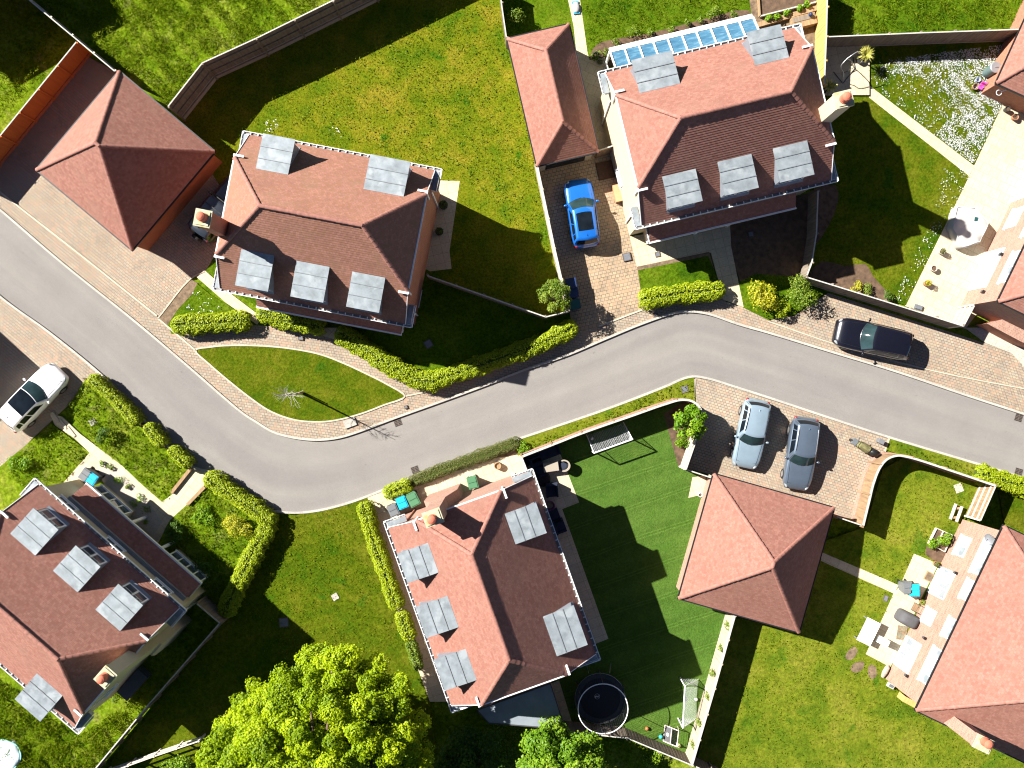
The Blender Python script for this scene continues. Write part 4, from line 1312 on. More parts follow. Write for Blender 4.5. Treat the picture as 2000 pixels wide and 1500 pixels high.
HG = 'clipped laurel hedges'
def hedge(label, pts, hw, h, mat='leaf_hedge', leaf=.115, dens=430, group=HG, name='hedge', rough=.13, cat='hedge'):
    Pp = [W(x, y, h * .8) for x, y in pts]
    for p in Pp: p.z = 0
    path = smooth_path(Pp, 8)
    base = path[0].copy()
    path = [p - base for p in path]
    seg = [(b - a).length for a, b in zip(path[:-1], path[1:])]
    Lt = sum(seg)
    n = int(dens * (Lt + hw) * (2 * hw + 1.5 * h))
    cum = np.concatenate([[0], np.cumsum(seg)])
    X = np.array([[p.x, p.y] for p in path])
    u = RNG.uniform(-hw * .9, Lt + hw * .9, n)
    th = RNG.uniform(-.1, math.pi + .1, n)
    uc = np.clip(u, 0, Lt)
    px = np.interp(uc, cum, X[:, 0]); py = np.interp(uc, cum, X[:, 1])
    e = 1e-2
    dx = np.interp(np.clip(uc + e, 0, Lt), cum, X[:, 0]) - np.interp(np.clip(uc - e, 0, Lt), cum, X[:, 0])
    dy = np.interp(np.clip(uc + e, 0, Lt), cum, X[:, 1]) - np.interp(np.clip(uc - e, 0, Lt), cum, X[:, 1])
    dl = np.hypot(dx, dy) + 1e-9; dx /= dl; dy /= dl
    over = np.abs(u - uc) / hw                     # 0 in the run, up to 1 past the end
    k = np.sqrt(np.clip(1 - over ** 2, 0.02, 1))
    se = lambda a, p: np.sign(a) * np.abs(a) ** p
    ph = RNG.uniform(0, 6, 6)
    wob = 1 + rough * (.5 * np.sin(u * 2.1 + ph[0]) + .5 * np.sin(u * 4.7 + th * 2 + ph[1]) + .6 * np.sin(u * 9.3 + th * 5 + ph[2]))
    rr = wob * RNG.uniform(.78, 1.04, n)
    lat = se(np.cos(th), .6) * hw * k * rr
    z = np.maximum(.03, se(np.sin(th), .45) * h * (.55 + .45 * k) * (.9 + .1 * rr) * RNG.uniform(.9, 1.03, n))
    P = np.stack([px + dx * (u - uc) - dy * lat, py + dy * (u - uc) + dx * lat, z], 1)
    N = np.stack([-dy * np.cos(th) + dx * (u - uc) / hw, dx * np.cos(th) + dy * (u - uc) / hw, np.abs(np.sin(th)) + .15], 1)
    N += RNG.normal(size=(n, 3)) * .5 + np.array([-.25, .12, .3])
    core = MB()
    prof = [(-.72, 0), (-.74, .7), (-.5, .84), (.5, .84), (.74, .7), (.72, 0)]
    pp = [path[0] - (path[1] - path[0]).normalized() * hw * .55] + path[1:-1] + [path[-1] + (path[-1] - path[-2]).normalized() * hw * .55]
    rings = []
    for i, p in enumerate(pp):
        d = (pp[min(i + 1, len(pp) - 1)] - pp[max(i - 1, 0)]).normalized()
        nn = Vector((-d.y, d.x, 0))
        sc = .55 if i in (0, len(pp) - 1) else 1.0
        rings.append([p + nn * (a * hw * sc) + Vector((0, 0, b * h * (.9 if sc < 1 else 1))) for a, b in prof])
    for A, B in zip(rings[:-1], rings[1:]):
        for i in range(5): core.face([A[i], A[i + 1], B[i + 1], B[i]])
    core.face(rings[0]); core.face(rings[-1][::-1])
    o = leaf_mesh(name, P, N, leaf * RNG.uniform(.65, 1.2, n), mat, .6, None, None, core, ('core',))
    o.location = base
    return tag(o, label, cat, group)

hedge('clipped laurel hedge nearest the upper left drive, above the oval lawn', [(350, 634), (405, 631), (470, 626)], .62, 1.05)
hedge('clipped laurel hedge under the porch of the brick house, above the oval lawn', [(514, 612), (560, 627), (618, 637)], .55, 1.05)
hedge('long laurel hedge curving from the brick house to the road', [(670, 655), (720, 687), (770, 718), (815, 740), (845, 745)], .62, 1.05)
hedge('long laurel hedge along the pavement to the corner by the blue bins', [(862, 738), (930, 716), (1000, 691), (1060, 669), (1112, 642)], .58, 1.05)
hedge('laurel hedge in front of the cream house beside its front path', [(1266, 583), (1330, 573), (1400, 566)], .62, 1.1)
hedge('laurel hedge along the road nearest the white car', [(182, 743), (222, 779), (262, 820)], .42, 1.15)
hedge('short laurel hedge in the middle of the row by the road bend', [(291, 838), (312, 863)], .42, 1.1)
hedge('laurel hedge at the end of the row, by the slab path and sleepers', [(338, 883), (362, 904)], .42, 1.1)
hedge('laurel hedge along the road bend from the slab path', [(412, 937), (455, 967), (500, 998), (522, 1016)], .55, 1.15)
hedge('laurel hedge running down from the road bend beside the lower lawn', [(518, 1035), (492, 1085), (462, 1145), (441, 1190)], .6, 1.15)
hedge('long laurel hedge along the west wall of the pale brick house', [(713, 995), (728, 1050), (750, 1112), (772, 1178)], .52, 1.1)
hedge('short low laurel hedge near the big tree by the pale brick house', [(785, 1206), (797, 1240)], .48, .9)
hedge('straggling low hedge under the last dormer of the pale brick house', [(803, 1262), (815, 1300)], .38, .8, 'leaf_shrub')
hedge('small square laurel block beside the three wheelie bins', [(762, 962), (790, 952)], .5, .95)
hedge('low brown green heather hedge along the road above the pale brick house', [(808, 940), (880, 912), (950, 887), (1005, 866)], .42, .5, 'leaf_heath', .07, 650, None)
hedge('laurel hedge below the road at the right edge', [(1925, 928), (1985, 946), (2050, 966)], .6, 1.05)

def clump(P, N, S, c, r, rz, n, leaf, flat=.3):
    d = RNG.normal(size=(n, 3)); d /= np.linalg.norm(d, axis=1)[:, None]
    d[:, 2] = np.where(d[:, 2] < -flat, -d[:, 2], d[:, 2])
    ph = RNG.uniform(0, 6, 4)
    wob = 1 + .16 * np.sin(d[:, 0] * 4 + ph[0]) * np.sin(d[:, 1] * 4 + ph[1]) + .12 * np.sin(d[:, 2] * 7 + d[:, 0] * 6 + ph[2])
    rad = RNG.uniform(.55, 1.05, n) ** .6 * wob
    P.append(np.array(c) + d * np.array([r, r, rz]) * rad[:, None])
    N.append(d * .8 + RNG.normal(size=(n, 3)) * .45 + np.array([-.2, .1, .45]))
    S.append(leaf * RNG.uniform(.65, 1.25, n))

def tree(label, x, y, zc, R_, Rz, nclump, cr, mat, leaf, per, trunk_r=.18, group=None, name='tree', cat='tree', bare=0, seed=1, lobes=0.0, tintv=.3, jit=0.0):
    c = W(x, y, zc); c.z = 0
    o = thing(name, label, cat, c, 0, group)
    rnd = random.Random(seed)
    P, N, S, Tn = [], [], [], []
    tr = MB()
    top = zc + Rz * .5
    lean = [Vector((rnd.uniform(-.1, .1) * i, rnd.uniform(-.1, .1) * i, top * i / 5)) for i in range(6)]
    tr.tube(lean, [trunk_r * (1.25 if i == 0 else 1 - .15 * i) for i in range(6)], 8)
    limbs = MB()
    k = 0
    ga = math.pi * (3 - math.sqrt(5))
    for i in range(nclump):
        f = (i + .5) / nclump
        zz = 1 - 1.35 * f                               # from the top down past the equator
        rad = math.sqrt(max(0, 1 - zz * zz))
        a = i * ga + rnd.uniform(-.35, .35)
        q = rnd.uniform(.78 - jit, 1.02 + jit * .4) * (1 + lobes * math.sin(3 * a + seed))
        cc = Vector((math.cos(a) * rad * R_ * q, math.sin(a) * rad * R_ * q, zc + zz * Rz * q))
        r = cr * rnd.uniform(.7, 1.25)
        n = int(per * (r / cr) ** 2)
        clump(P, N, S, cc, r, r * .75, n, leaf)
        Tn.append(np.full(n, .5 + rnd.uniform(-tintv, tintv)))
        if i % 2 == 0:
            s0 = lean[min(4, 2 + int(3 * (1 - f)))]
            mid = s0.lerp(cc, .5) + Vector((0, 0, .12 * R_))
            limbs.tube([s0, mid, cc], [trunk_r * .45, trunk_r * .28, .02], 6)
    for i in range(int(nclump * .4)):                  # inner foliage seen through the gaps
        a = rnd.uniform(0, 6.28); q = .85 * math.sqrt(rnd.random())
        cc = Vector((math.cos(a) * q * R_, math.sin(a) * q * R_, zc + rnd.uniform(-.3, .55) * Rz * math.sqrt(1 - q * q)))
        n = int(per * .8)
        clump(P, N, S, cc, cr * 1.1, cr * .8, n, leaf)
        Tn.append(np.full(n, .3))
    tr.build('trunk', M['bark'], o, smooth=True, merge=True)
    limbs.build('branches', M['bark'], o)
    leaf_mesh('crown', np.concatenate(P), np.concatenate(N), np.concatenate(S), mat, .62, np.concatenate(Tn), o)
    return o

tree('large bright yellow green tree with a broad crown at the bottom edge', 628, 1498, 6.2, 6.0, 3.4, 470, .6, 'leaf_tree', .15, 520, .42, seed=4, lobes=.06, jit=.1)
tree('mid green tree beside the trampoline at the bottom edge', 1090, 1512, 3.6, 2.5, 1.9, 34, .7, 'leaf_tree2', .17, 700, .2, seed=9)
tree('dark green shaded tree between the big tree and the garden room', 930, 1505, 2.2, 2.3, 1.5, 26, .75, 'leaf_dark', .17, 420, .16, seed=12)
tree('airy green shrub tree over the fence corner by the blue bins', 1084, 580, 2.0, .9, 1.05, 20, .26, 'leaf_shrub', .11, 90, .06, seed=21, name='small_tree')
tree('young fresh green tree leaning over the curved wall by the drive', 1347, 826, 2.2, .95, .6, 12, .34, 'leaf_fresh', .17, 130, .05, seed=25, name='small_tree')

def shrub(label, x, y, r, h, mat, leaf=.1, n=700, group=None, name='shrub', cat='shrub'):
    c = W(x, y, h * .6); c.z = 0
    P, N, S = [], [], []
    m = max(3, int(r * 6))
    for i in range(m):
        a = random.uniform(0, 6.28); q = r * .62 * math.sqrt(random.random())
        clump(P, N, S, (math.cos(a) * q, math.sin(a) * q, h * random.uniform(.45, .7)), r * .5, h * .42, int(n / m), leaf)
    o = leaf_mesh(name, np.concatenate(P), np.concatenate(N), np.concatenate(S), mat)
    o.location = c
    return tag(o, label, cat, group)
shrub('golden leaved bush by the front path of the cream house', 1495, 575, 1.15, 1.5, 'leaf_gold', .13, 1500)
shrub('light green bush at the fence corner left of the black car', 1563, 570, 1.1, 1.5, 'leaf_shrub', .12, 1500)
shrub('low yellow green bush at the edge of the pavement', 1525, 600, .7, .8, 'leaf_hedge', .12, 700)
shrub('golden mottled bush inside the hedge at the road bend', 466, 1025, .95, 1.4, 'leaf_gold', .11, 1300)
shrub('round dark green bush near the white car', 203, 846, .62, .9, 'leaf_dark', .1, 700)
shrub('leafy bush in the dark corner at the top edge beside the long garage', 1010, 40, .75, 1.4, 'leaf_shrub', .13, 380)
shrub('bushy plants at the left end of the weedy front garden', 40, 900, .8, .7, 'leaf_fresh', .13, 700)
shrub('dense dark bushes below the bay window of the bottom left cream house', 345, 1045, .95, .9, 'leaf_dark', .12, 1100)
shrub('weedy green bush in the middle of the lower front garden', 400, 1010, .8, .6, 'leaf_fresh', .12, 700)
shrub('shaded bush beside the hedge of the lower front garden', 395, 1120, 1.0, .8, 'leaf_dark', .12, 1000)
shrub('tall weed by the dark fence and the chimney of the cream house', 222, 1360, .4, .7, 'leaf_shrub', .1, 260)
shrub('green plant with red stems in the bed by the white goal', 1333, 868, .55, .6, 'leaf_fresh', .13, 320)
shrub('tuft of green weeds in the verge at the end of the curved wall', 1022, 876, .5, .5, 'leaf_fresh', .12, 350)
shrub('dark evergreen undergrowth at the bottom edge right of the big tree', 905, 1462, 1.5, 1.2, 'leaf_dark', .14, 1600)
shrub('patchy undergrowth behind the grey felt roof at the bottom edge', 985, 1445, 1.2, .9, 'leaf_shrub', .13, 900)
shrub('spreading shrub at the foot of the fence below the trampoline', 1275, 1478, .8, .8, 'leaf_tree2', .12, 700)
shrub('low shrub at the bottom edge beside the rail fence', 345, 1492, .9, .9, 'leaf_tree2', .12, 900)
shrub('pale grey green plants beside the fence of the daisy lawn', 1700, 566, .5, .5, 'leaf_shrub', .1, 300)
shrub('yellow green plants in the bed behind the black car fence', 1672, 562, .5, .45, 'leaf_gold', .1, 300)
shrub('blue green plant in the corner of the bed behind the black car fence', 1733, 580, .45, .5, 'leaf_dark', .1, 280)
shrub('leafy green vegetable plants in the raised bed by the salmon brick house', 1842, 1052, .5, .8, 'leaf_fresh', .12, 420)
shrub('green vegetable plants at the front of the raised bed by the salmon brick house', 1824, 1060, .4, .6, 'leaf_fresh', .12, 300)
shrub('rough grass clump in the bed at the top of the white goal net', 1395, 28, .55, .7, 'leaf_shrub', .1, 300)['label'] = 'straggly grey green plant at the right end of the soil bed behind the cream house'
for i, (x, y, r) in enumerate(((1240, 66, .5), (1205, 82, .35), (1272, 62, .3), (1310, 55, .3), (1340, 48, .35), (1432, 25, .35), (1372, 38, .3), (1178, 100, .35), (1160, 112, .3))):
    shrub('small leafy plant in the soil bed behind the glazed lean-to', x, y, r, .45, 'leaf_shrub', .1, 170, 'plants in the soil bed behind the cream house', 'plant', 'plant')
for i, (x, y) in enumerate(((200, 905), (214, 915), (232, 937), (250, 950), (270, 972), (288, 1000), (285, 1020), (262, 985), (280, 1045))):
    shrub('small tufted plant in the pale gravel bed by the cream house', x, y, .22 + .12 * (i % 3), .3, 'leaf_shrub' if i % 2 else 'leaf_fresh', .09, 130, 'plants in the gravel bed', 'plant', 'plant')
for i, (x, y) in enumerate(((1418, 1220), (1406, 1265), (1391, 1312), (1379, 1358), (1365, 1410), (1352, 1455))):
    shrub('climbing plant tied to the pale board fence', x, y, .26, 1.7, 'leaf_shrub', .1, 170, 'climbing plants on the pale fence', 'climbing_plant', 'plant')
for i, (x, y) in enumerate(((1500, 36), (1518, 30), (1538, 25), (1558, 19), (1574, 12))):
    shrub('row crop of leafy greens in the raised bed at the top edge', x, y, .3, .5, 'leaf_fresh', .13, 190, 'crops in the raised bed', 'vegetable_plant', 'plant')

def spiky(label, x, y, h, r, n):
    c = W(x, y, h); c.z = 0
    o = thing('yucca', label, 'plant', c, 0)
    tr = MB(); tr.lathe([(.19, 0), (.24, .42), (.2, .42), (.0, .40)], (0, 0, 0), 14); tr.build('plant_pot', M['plastic_black'], o)
    t2 = MB(); t2.tube([(0, 0, .4), (.02, 0, h * .7)], .05, 8); t2.build('trunk', M['bark'], o)
    mb = MB()
    for i in range(n):
        a = random.uniform(0, 6.28); up = random.uniform(-.1, 1.0)
        d = Vector((math.cos(a), math.sin(a), up)).normalized()
        s = d.cross(Vector((0, 0, 1))).normalized() * .035
        l = r * random.uniform(.75, 1.1)
        b = Vector((0, 0, h * .7)); m_ = b + d * l * .5 + Vector((0, 0, .06)); e = b + d * l - Vector((0, 0, .12 * (1 - up)))
        mb.face([b - s * .6, b + s * .6, m_ + s, m_ - s]); mb.face([m_ - s, m_ + s, e])
    lo = mb.build('leaves', M['leaf_spike'], o)
    at = lo.data.attributes.new('tint', 'FLOAT', 'FACE')
    at.data.foreach_set('value', RNG.random(len(lo.data.polygons)))
spiky('tall pot plant with yellow sword leaves by the long dark fence', 1697, 102, 1.6, .62, 70)
spiky('dark pot plant with sword leaves beside the chimney of the cream house', 1622, 165, 1.2, .6, 60)

# bare sapling on the oval lawn
b = W(590, 768)
o = thing('sapling', 'bare young tree with pale twigs on the oval lawn', 'tree', b, 0)
top = Vector((.06, -.08, 4.9))
mb = MB(); mb.tube([(0, 0, 0), (.02, -.02, 1.6), (.04, -.05, 3.2), top], [.07, .055, .04, .012], 8)
mb.build('trunk', M['twig'], o)
mb = MB()
rnd = random.Random(3)
for i in range(26):
    z = rnd.uniform(2.6, 4.6)
    a = rnd.uniform(0, 6.28); l = rnd.uniform(.35, 1.0) * (1.15 - (z - 2) / 5)
    s = Vector((.01 + .014 * z, -.016 * z, z)); e = s + Vector((math.cos(a) * l, math.sin(a) * l, l * rnd.uniform(.35, 1.0)))
    m_ = s.lerp(e, .5) + Vector((0, 0, -.05))
    mb.tube([s, m_, e], [.012, .008, .004], 5)
    for q in range(3):
        t = rnd.uniform(.4, .95); p = s.lerp(e, t)
        a2 = a + rnd.uniform(-1.1, 1.1); l2 = rnd.uniform(.12, .35)
        mb.tube([p, p + Vector((math.cos(a2) * l2, math.sin(a2) * l2, l2 * .7))], [.006, .003], 4)
mb.build('branches', M['twig'], o)
mb = MB(); mb.tube([(.12, .05, 0), (.12, .05, 1.3)], .035, 8); mb.build('stake', M['sleeper'], o)

# ---- ground cover nobody could count
def inside(poly, x, y):
    r = np.zeros(len(x), bool)
    n = len(poly)
    for i in range(n):
        x0, y0 = poly[i]; x1, y1 = poly[(i + 1) % n]
        if y0 == y1: continue
        k = ((y0 > y) != (y1 > y)) & (x < (x1 - x0) * (y - y0) / (y1 - y0) + x0)
        r ^= k
    return r
def scatter(name, poly, dens, size, mat, hgt=.06, up=.5, clumpy=0.0, cs=1.0, aspect=.3, label=None):
    xs = [p[0] for p in poly]; ys = [p[1] for p in poly]
    x0, x1, y0, y1 = min(xs), max(xs), min(ys), max(ys)
    n = int((x1 - x0) * (y1 - y0) / KP ** 2 * dens)
    x = RNG.uniform(x0, x1, n); y = RNG.uniform(y0, y1, n)
    k = inside(poly, x, y)
    for pv in PAVED: k &= ~inside(pv, x, y)
    x, y = x[k], y[k]
    wx, wy = (x - 1000) / KP, (750 - y) / KP
    if clumpy:
        f = np.sin(wx * 1.7 * cs + 1.3 * np.sin(wy * 1.1 * cs)) * np.sin(wy * 1.9 * cs + 1.1 * np.sin(wx * 1.4 * cs)) + .5 * np.sin(wx * 4.1 * cs + wy * 3.3 * cs)
        k = RNG.random(len(x)) < np.clip(.5 + f * clumpy, 0.02, 1)
        wx, wy = wx[k], wy[k]
    n = len(wx)
    P = np.stack([wx, wy, _z[0] + .02 + RNG.uniform(.2, 1, n) * hgt], 1)
    N = RNG.normal(size=(n, 3)); N[:, 2] = np.abs(N[:, 2]) + up
    o = leaf_mesh(name, P, N, size * RNG.uniform(.6, 1.3, n), mat, aspect)
    return tag(o, kind='stuff')
TL = [(30, -40), (240, 140), (322, 205), (392, 118), (500, 68), (690, -25), (690, -40)]
scatter('long_grass', TL, 260, .34, 'blade', .14, .5, .45, 1.2, .1)
scatter('long_grass', [(-40, 255), (140, 78), (90, 30), (-40, -40)], 170, .3, 'blade', .12, .5, .4, 1.3, .1)
scatter('long_grass', [(-40, 1300), (60, 1370), (150, 1440), (300, 1340), (180, 1500), (-40, 1560)], 330, .42, 'blade', .2, .4, .4, 1.4, .11)
scatter('grass', [(1612, 0), (2050, -40), (2050, 52), (1622, 68)], 200, .26, 'blade', .1, .55, .45, 1.2, .11)
scatter('grass', [(1135, -30), (1460, -30), (1455, 12), (1300, 50), (1165, 90), (1148, 80)], 190, .22, 'blade', .08, .6, .4, 1.5, .12)
for pg in ([(130, 800), (168, 742), (366, 916), (333, 965), (317, 978), (240, 908), (190, 870)], [(102, 828), (174, 884), (122, 943), (60, 960), (15, 925), (25, 890)], [(367, 986), (405, 955), (520, 1025), (500, 1080), (432, 1205), (385, 1190), (330, 1100), (335, 1020)]):
    scatter('weedy_ground_cover', pg, 45, .15, 'weed', .16, 1.2, .95, 2.6, .6)
    scatter('grass', pg, 200, .26, 'blade', .12, .6, .4, 2, .11)
scatter('lawn_weeds', [(560, 240), (690, 120), (960, 0), (980, 70), (1045, 330), (1075, 520), (900, 340), (700, 280)], 50, .11, 'weed', .02, 2.0, .95, 2.9, .5)
scatter('lawn_grass', [(430, 300), (500, 180), (960, -10), (985, 75), (1050, 330), (1100, 590), (870, 520), (860, 340), (700, 290)], 60, .1, 'blade', .03, .8, .3, 1.0, .35)
scatter('lawn_grass', OVAL, 90, .1, 'blade', .03, .8, .3, 1.5, .35)
scatter('lawn_grass', [(545, 1015), (715, 978), (770, 1130), (800, 1260), (560, 1300), (440, 1215)], 70, .11, 'blade', .04, .8, .35, 1.2, .35)
scatter('lawn_grass', [(1500, 1215), (1600, 1100), (1690, 1030), (1760, 900), (1940, 955), (1735, 1330), (1790, 1390), (2010, 1500), (1380, 1500)], 55, .11, 'blade', .04, .8, .35, 1.2, .35)
scatter('verge_grass', [(1012, 872), (1175, 806), (1305, 756), (1352, 745), (1352, 776), (1320, 776), (1160, 832), (1014, 886)], 120, .15, 'blade', .1, .6, .3, 2, .32)
scatter('verge_grass', [(1742, 862), (2000, 945), (1945, 944), (1772, 888)], 120, .15, 'blade', .1, .6, .3, 2, .32)
scatter('grass', [(1250, 530), (1383, 502), (1398, 540), (1400, 554), (1254, 572)], 150, .17, 'blade', .1, .6, .2, 2, .32)
# daisies on the lawn of the right edge house
DZ = [(1720, 130), (1760, 115), (1930, 92), (1985, 85), (1955, 205), (1905, 310), (1880, 345), (1830, 260), (1860, 220), (1840, 170), (1790, 150), (1715, 140)]
scatter('daisies', DZ, 420, .052, 'daisy', .04, 3, .45, 1.6, .95)
scatter('daisies', [(1700, 120), (1900, 95), (1955, 205), (1895, 330), (1700, 165)], 80, .052, 'daisy', .04, 3, .8, 2.3, .95)
scatter('daisies', [(1840, 330), (1893, 345), (1778, 590), (1740, 590), (1820, 430)], 60, .052, 'daisy', .04, 3, .9, 1.9, .95)
scatter('daisies', [(380, 560), (470, 620), (350, 640)], 25, .07, 'daisy', .05, 3, .9, 2.4, .95)
scatter('daisies', [(520, 235), (548, 235), (548, 258), (520, 262)], 60, .07, 'daisy', .05, 3, .3, 2, .95)
scatter('daisies', [(640, 250), (668, 250), (668, 270), (640, 270)], 40, .07, 'daisy', .05, 3, .3, 2, .95)
# ------------------------------------------------------------------ cars
def m_paint(name, col, metal=.35, rough=.32):
    t = NT(name)
    v = t.coord('Object')
    c = t.ramp(t.noise(v, 2.2, 3), [(.3, mul(col, .94)), (.7, mul(col, 1.06))])
    m = t.fin(c, rough, metal, .5, 1.0)
    t.b.inputs['Coat Roughness'].default_value = .06
    return m
M['p_white'] = m_paint('white car paint', (.78, .79, .80), 0)
M['p_blue'] = m_paint('bright blue car paint', (.008, .125, .50), .25)
M['p_black'] = m_paint('black car paint', (.006, .006, .012), .2, .25)
M['p_silver'] = m_paint('pale silver blue car paint', (.27, .36, .43), .35)
M['p_grey'] = m_paint('slate grey car paint', (.115, .15, .20), .45)
M['p_dark'] = m_paint('dark olive grey car paint', (.022, .028, .038), .2, .3)
M['car_glass'] = m_glass('car window glass', (.006, .009, .013), .02, .3)
M['car_glass_teal'] = m_glass('windscreen glass', (.02, .04, .043), .03, .45)
M['lamp_red'] = plain('red lamp lens', (.26, .01, .008), .25, var=.05)
M['lamp_clear'] = plain('clear lamp lens', (.25, .27, .29), .2, 0, var=.05)
M['trim_black'] = plain('black trim', (.012, .012, .013), .5)

def ellip(mb, c, r, mi=0, rz=0.0, n=12):
    Mx = Matrix.Translation(c) @ Matrix.Rotation(rz, 4, 'Z') @ Matrix.Diagonal((*r, 1))
    m = n // 2
    mb.lathe([(math.sin(math.pi * i / m) if 0 < i < m else 0.0, -math.cos(math.pi * i / m)) for i in range(m + 1)], (0, 0, 0), n, mi, Mx)

STY = {   # f from rear to front: top-of-body height as part of total height; then x fractions of windscreen base, roof front, roof rear, rear base
    'hatch': ([0, .02, .05, .12, .4, .66, .74, .9, .96, 1], [.40, .52, .60, .625, .635, .64, .625, .54, .48, .36], .215, .045, -.415, -.475),
    'wagon': ([0, .02, .05, .12, .4, .62, .70, .88, .96, 1], [.38, .52, .61, .635, .64, .64, .62, .55, .48, .36], .17, .035, -.40, -.468),
    'suv': ([0, .02, .05, .12, .4, .64, .72, .9, .965, 1], [.40, .55, .62, .635, .645, .65, .635, .575, .50, .38], .205, .06, -.41, -.475),
    'boxy': ([0, .015, .03, .12, .4, .62, .70, .95, .985, 1], [.5, .6, .63, .635, .64, .645, .64, .61, .56, .4], .16, .11, -.455, -.485),
}
def car(label, px, py, ang, L, Wd, Hh, paint, style, zc=.85, sunroof=None, rails=False, glass='car_glass', spare=False, name='parked_car'):
    c = W(px, py, zc); c.z = 0
    o = thing(name, label, 'car', c, ang, 'cars parked on the driveways')
    fx, fz, aw0, aw1, ar1, ar0 = STY[style]
    hz = .0
    NS = [0, .012, .03, .06, .10, .16, .24, .34, .44, .54, .62, .70, .78, .85, .90, .94, .97, .988, 1]
    rings = []
    zb = .22
    def ztop(x): return float(np.interp(x / L + .5, fx, fz)) * Hh
    for f in NS:
        x = (f - .5) * L
        t = abs(2 * f - 1)
        sq = 9 if style != 'boxy' else 22
        w = Wd / 2 * (1 - .27 * t ** sq - .03 * t ** 2)
        zt = ztop(x)
        b = zb + .12 * t ** 10
        half = [(0, b), (.8 * w, b), (.965 * w, b + .1), (1.0 * w, b + (zt - b) * .45), (.99 * w, zt - .17), (.955 * w, zt - .055), (.88 * w, zt - .008), (.62 * w, zt + .012), (.3 * w, zt + .022), (0, zt + .026)]
        ring = [Vector((x, y, z)) for y, z in half] + [Vector((x, -y, z)) for y, z in half[-2:0:-1]]
        rings.append(ring)
    mb = MB()
    n = len(rings[0])
    for A, B in zip(rings[:-1], rings[1:]):
        for i in range(n): mb.face([A[i], B[i], B[(i + 1) % n], A[(i + 1) % n]])
    mb.face(rings[0]); mb.face(rings[-1][::-1])
    xw0, xw1, xr1, xr0 = [a * L for a in (aw0, aw1, ar1, ar0)]
    hB, hR = .468 * Wd, (.375 if style != 'boxy' else .42) * Wd
    zw = ztop(xw0) - .01; zrr = ztop(xr0 + .06) - .02
    cw, cr_ = (.26, .11) if style != 'boxy' else (.06, .03)
    def roof(u, t):
        return Vector(((xw1 - cr_ * u * u) * (1 - t) + (xr1 + .07 * u * u) * t, u * hR * (1 - .05 * t), Hh - .055 * u * u - .06 * (2 * t - 1) ** 2))
    def screen(u, v):
        a = Vector((xw0 - cw * u * u, u * hB, zw + .02 * (1 - u * u))); b = roof(u, 0)
        p = a.lerp(b, v); p.z += .05 * v * (1 - v); return p
    def rear(u, v):
        a = Vector((xr0 + .12 * u * u, u * hB * .97, zrr)); b = roof(u, 1)
        p = a.lerp(b, v); p.x -= .06 * v * (1 - v); return p
    def side(s):
        def f(t, v):
            a = Vector(((xw0 - cw) * (1 - t) + (xr0 + .12) * t, s * hB * (1 - .03 * t), zw * (1 - t) + zrr * t))
            b = roof(s, t)
            p = a.lerp(b, v); p.y += s * .05 * v * (1 - v); return p
        return f
    def patch(mb, f, u0, u1, v0, v1, nu, nv, off, flip, mi=0):
        G = []
        for i in range(nu + 1):
            row = []
            for j in range(nv + 1):
                u = u0 + (u1 - u0) * i / nu; v = v0 + (v1 - v0) * j / nv
                p = f(u, v)
                if off:
                    e = 1e-3
                    nn = (f(u + e, v) - f(u - e, v)).cross(f(u, v + e) - f(u, v - e)).normalized()
                    p = p + nn * (off * flip)
                row.append(p)
            G.append(row)
        if flip < 0: G = [r[::-1] for r in G]
        mb.grid(G, mi)
    S1, S2 = side(1), side(-1)
    for f, u0, u1, fl in ((screen, -1, 1, 1), (rear, -1, 1, -1), (S1, 0, 1, 1), (S2, 0, 1, -1)):
        pass
    def outward(f, u, v, ref):
        e = 1e-3
        nn = (f(u + e, v) - f(u - e, v)).cross(f(u, v + e) - f(u, v - e))
        return 1 if nn.dot(f(u, v) - ref) > 0 else -1
    ref = Vector(((xw0 + xr0) / 2, 0, Hh * .5))
    fs = outward(screen, 0, .5, ref); fr = outward(rear, 0, .5, ref); f1 = outward(S1, .5, .5, ref); f2 = outward(S2, .5, .5, ref); fo = outward(roof, 0, .5, ref)
    patch(mb, screen, -1, 1, 0, 1, 10, 5, 0, fs); patch(mb, rear, -1, 1, 0, 1, 10, 4, 0, fr)
    patch(mb, S1, 0, 1, 0, 1, 12, 4, 0, f1); patch(mb, S2, 0, 1, 0, 1, 12, 4, 0, f2); patch(mb, roof, -1, 1, 0, 1, 10, 12, 0, fo)
    body = mb.build('body', M[paint], o, smooth=True, merge=True)
    def glassp(nm, f, a, b, c_, d, fl, mat=glass, off=.009):
        g = MB(); patch(g, f, a, b, c_, d, 8, 5, off, fl); return g.build(nm, M[mat], o, smooth=True, merge=True)
    glassp('windscreen', screen, -.93, .93, .06, .95, fs, 'car_glass_teal')
    glassp('rear_window', rear, -.86, .86, .22, .9, fr)
    for f, fl in ((S1, f1), (S2, f2)):
        glassp('side_window', f, .14, .47, .1, .86, fl); glassp('side_window', f, .50, .76, .1, .86, fl); glassp('side_window', f, .79, .92, .16, .82, fl)
    if sunroof: glassp('sunroof', roof, -sunroof[2], sunroof[2], sunroof[0], sunroof[1], fo, off=.007)
    if rails:
        for s in (-1, 1):
            g = MB(); g.tube([roof(s * .93, t) + Vector((0, 0, .03 if 0.02 < (t - .08) / .84 < .98 else -.01)) for t in [.08 + .84 * k / 10 for k in range(11)]], .022, 6)
            g.build('roof_rail', M[rails], o, smooth=True)
    fin = MB(); p = roof(.0, .84)
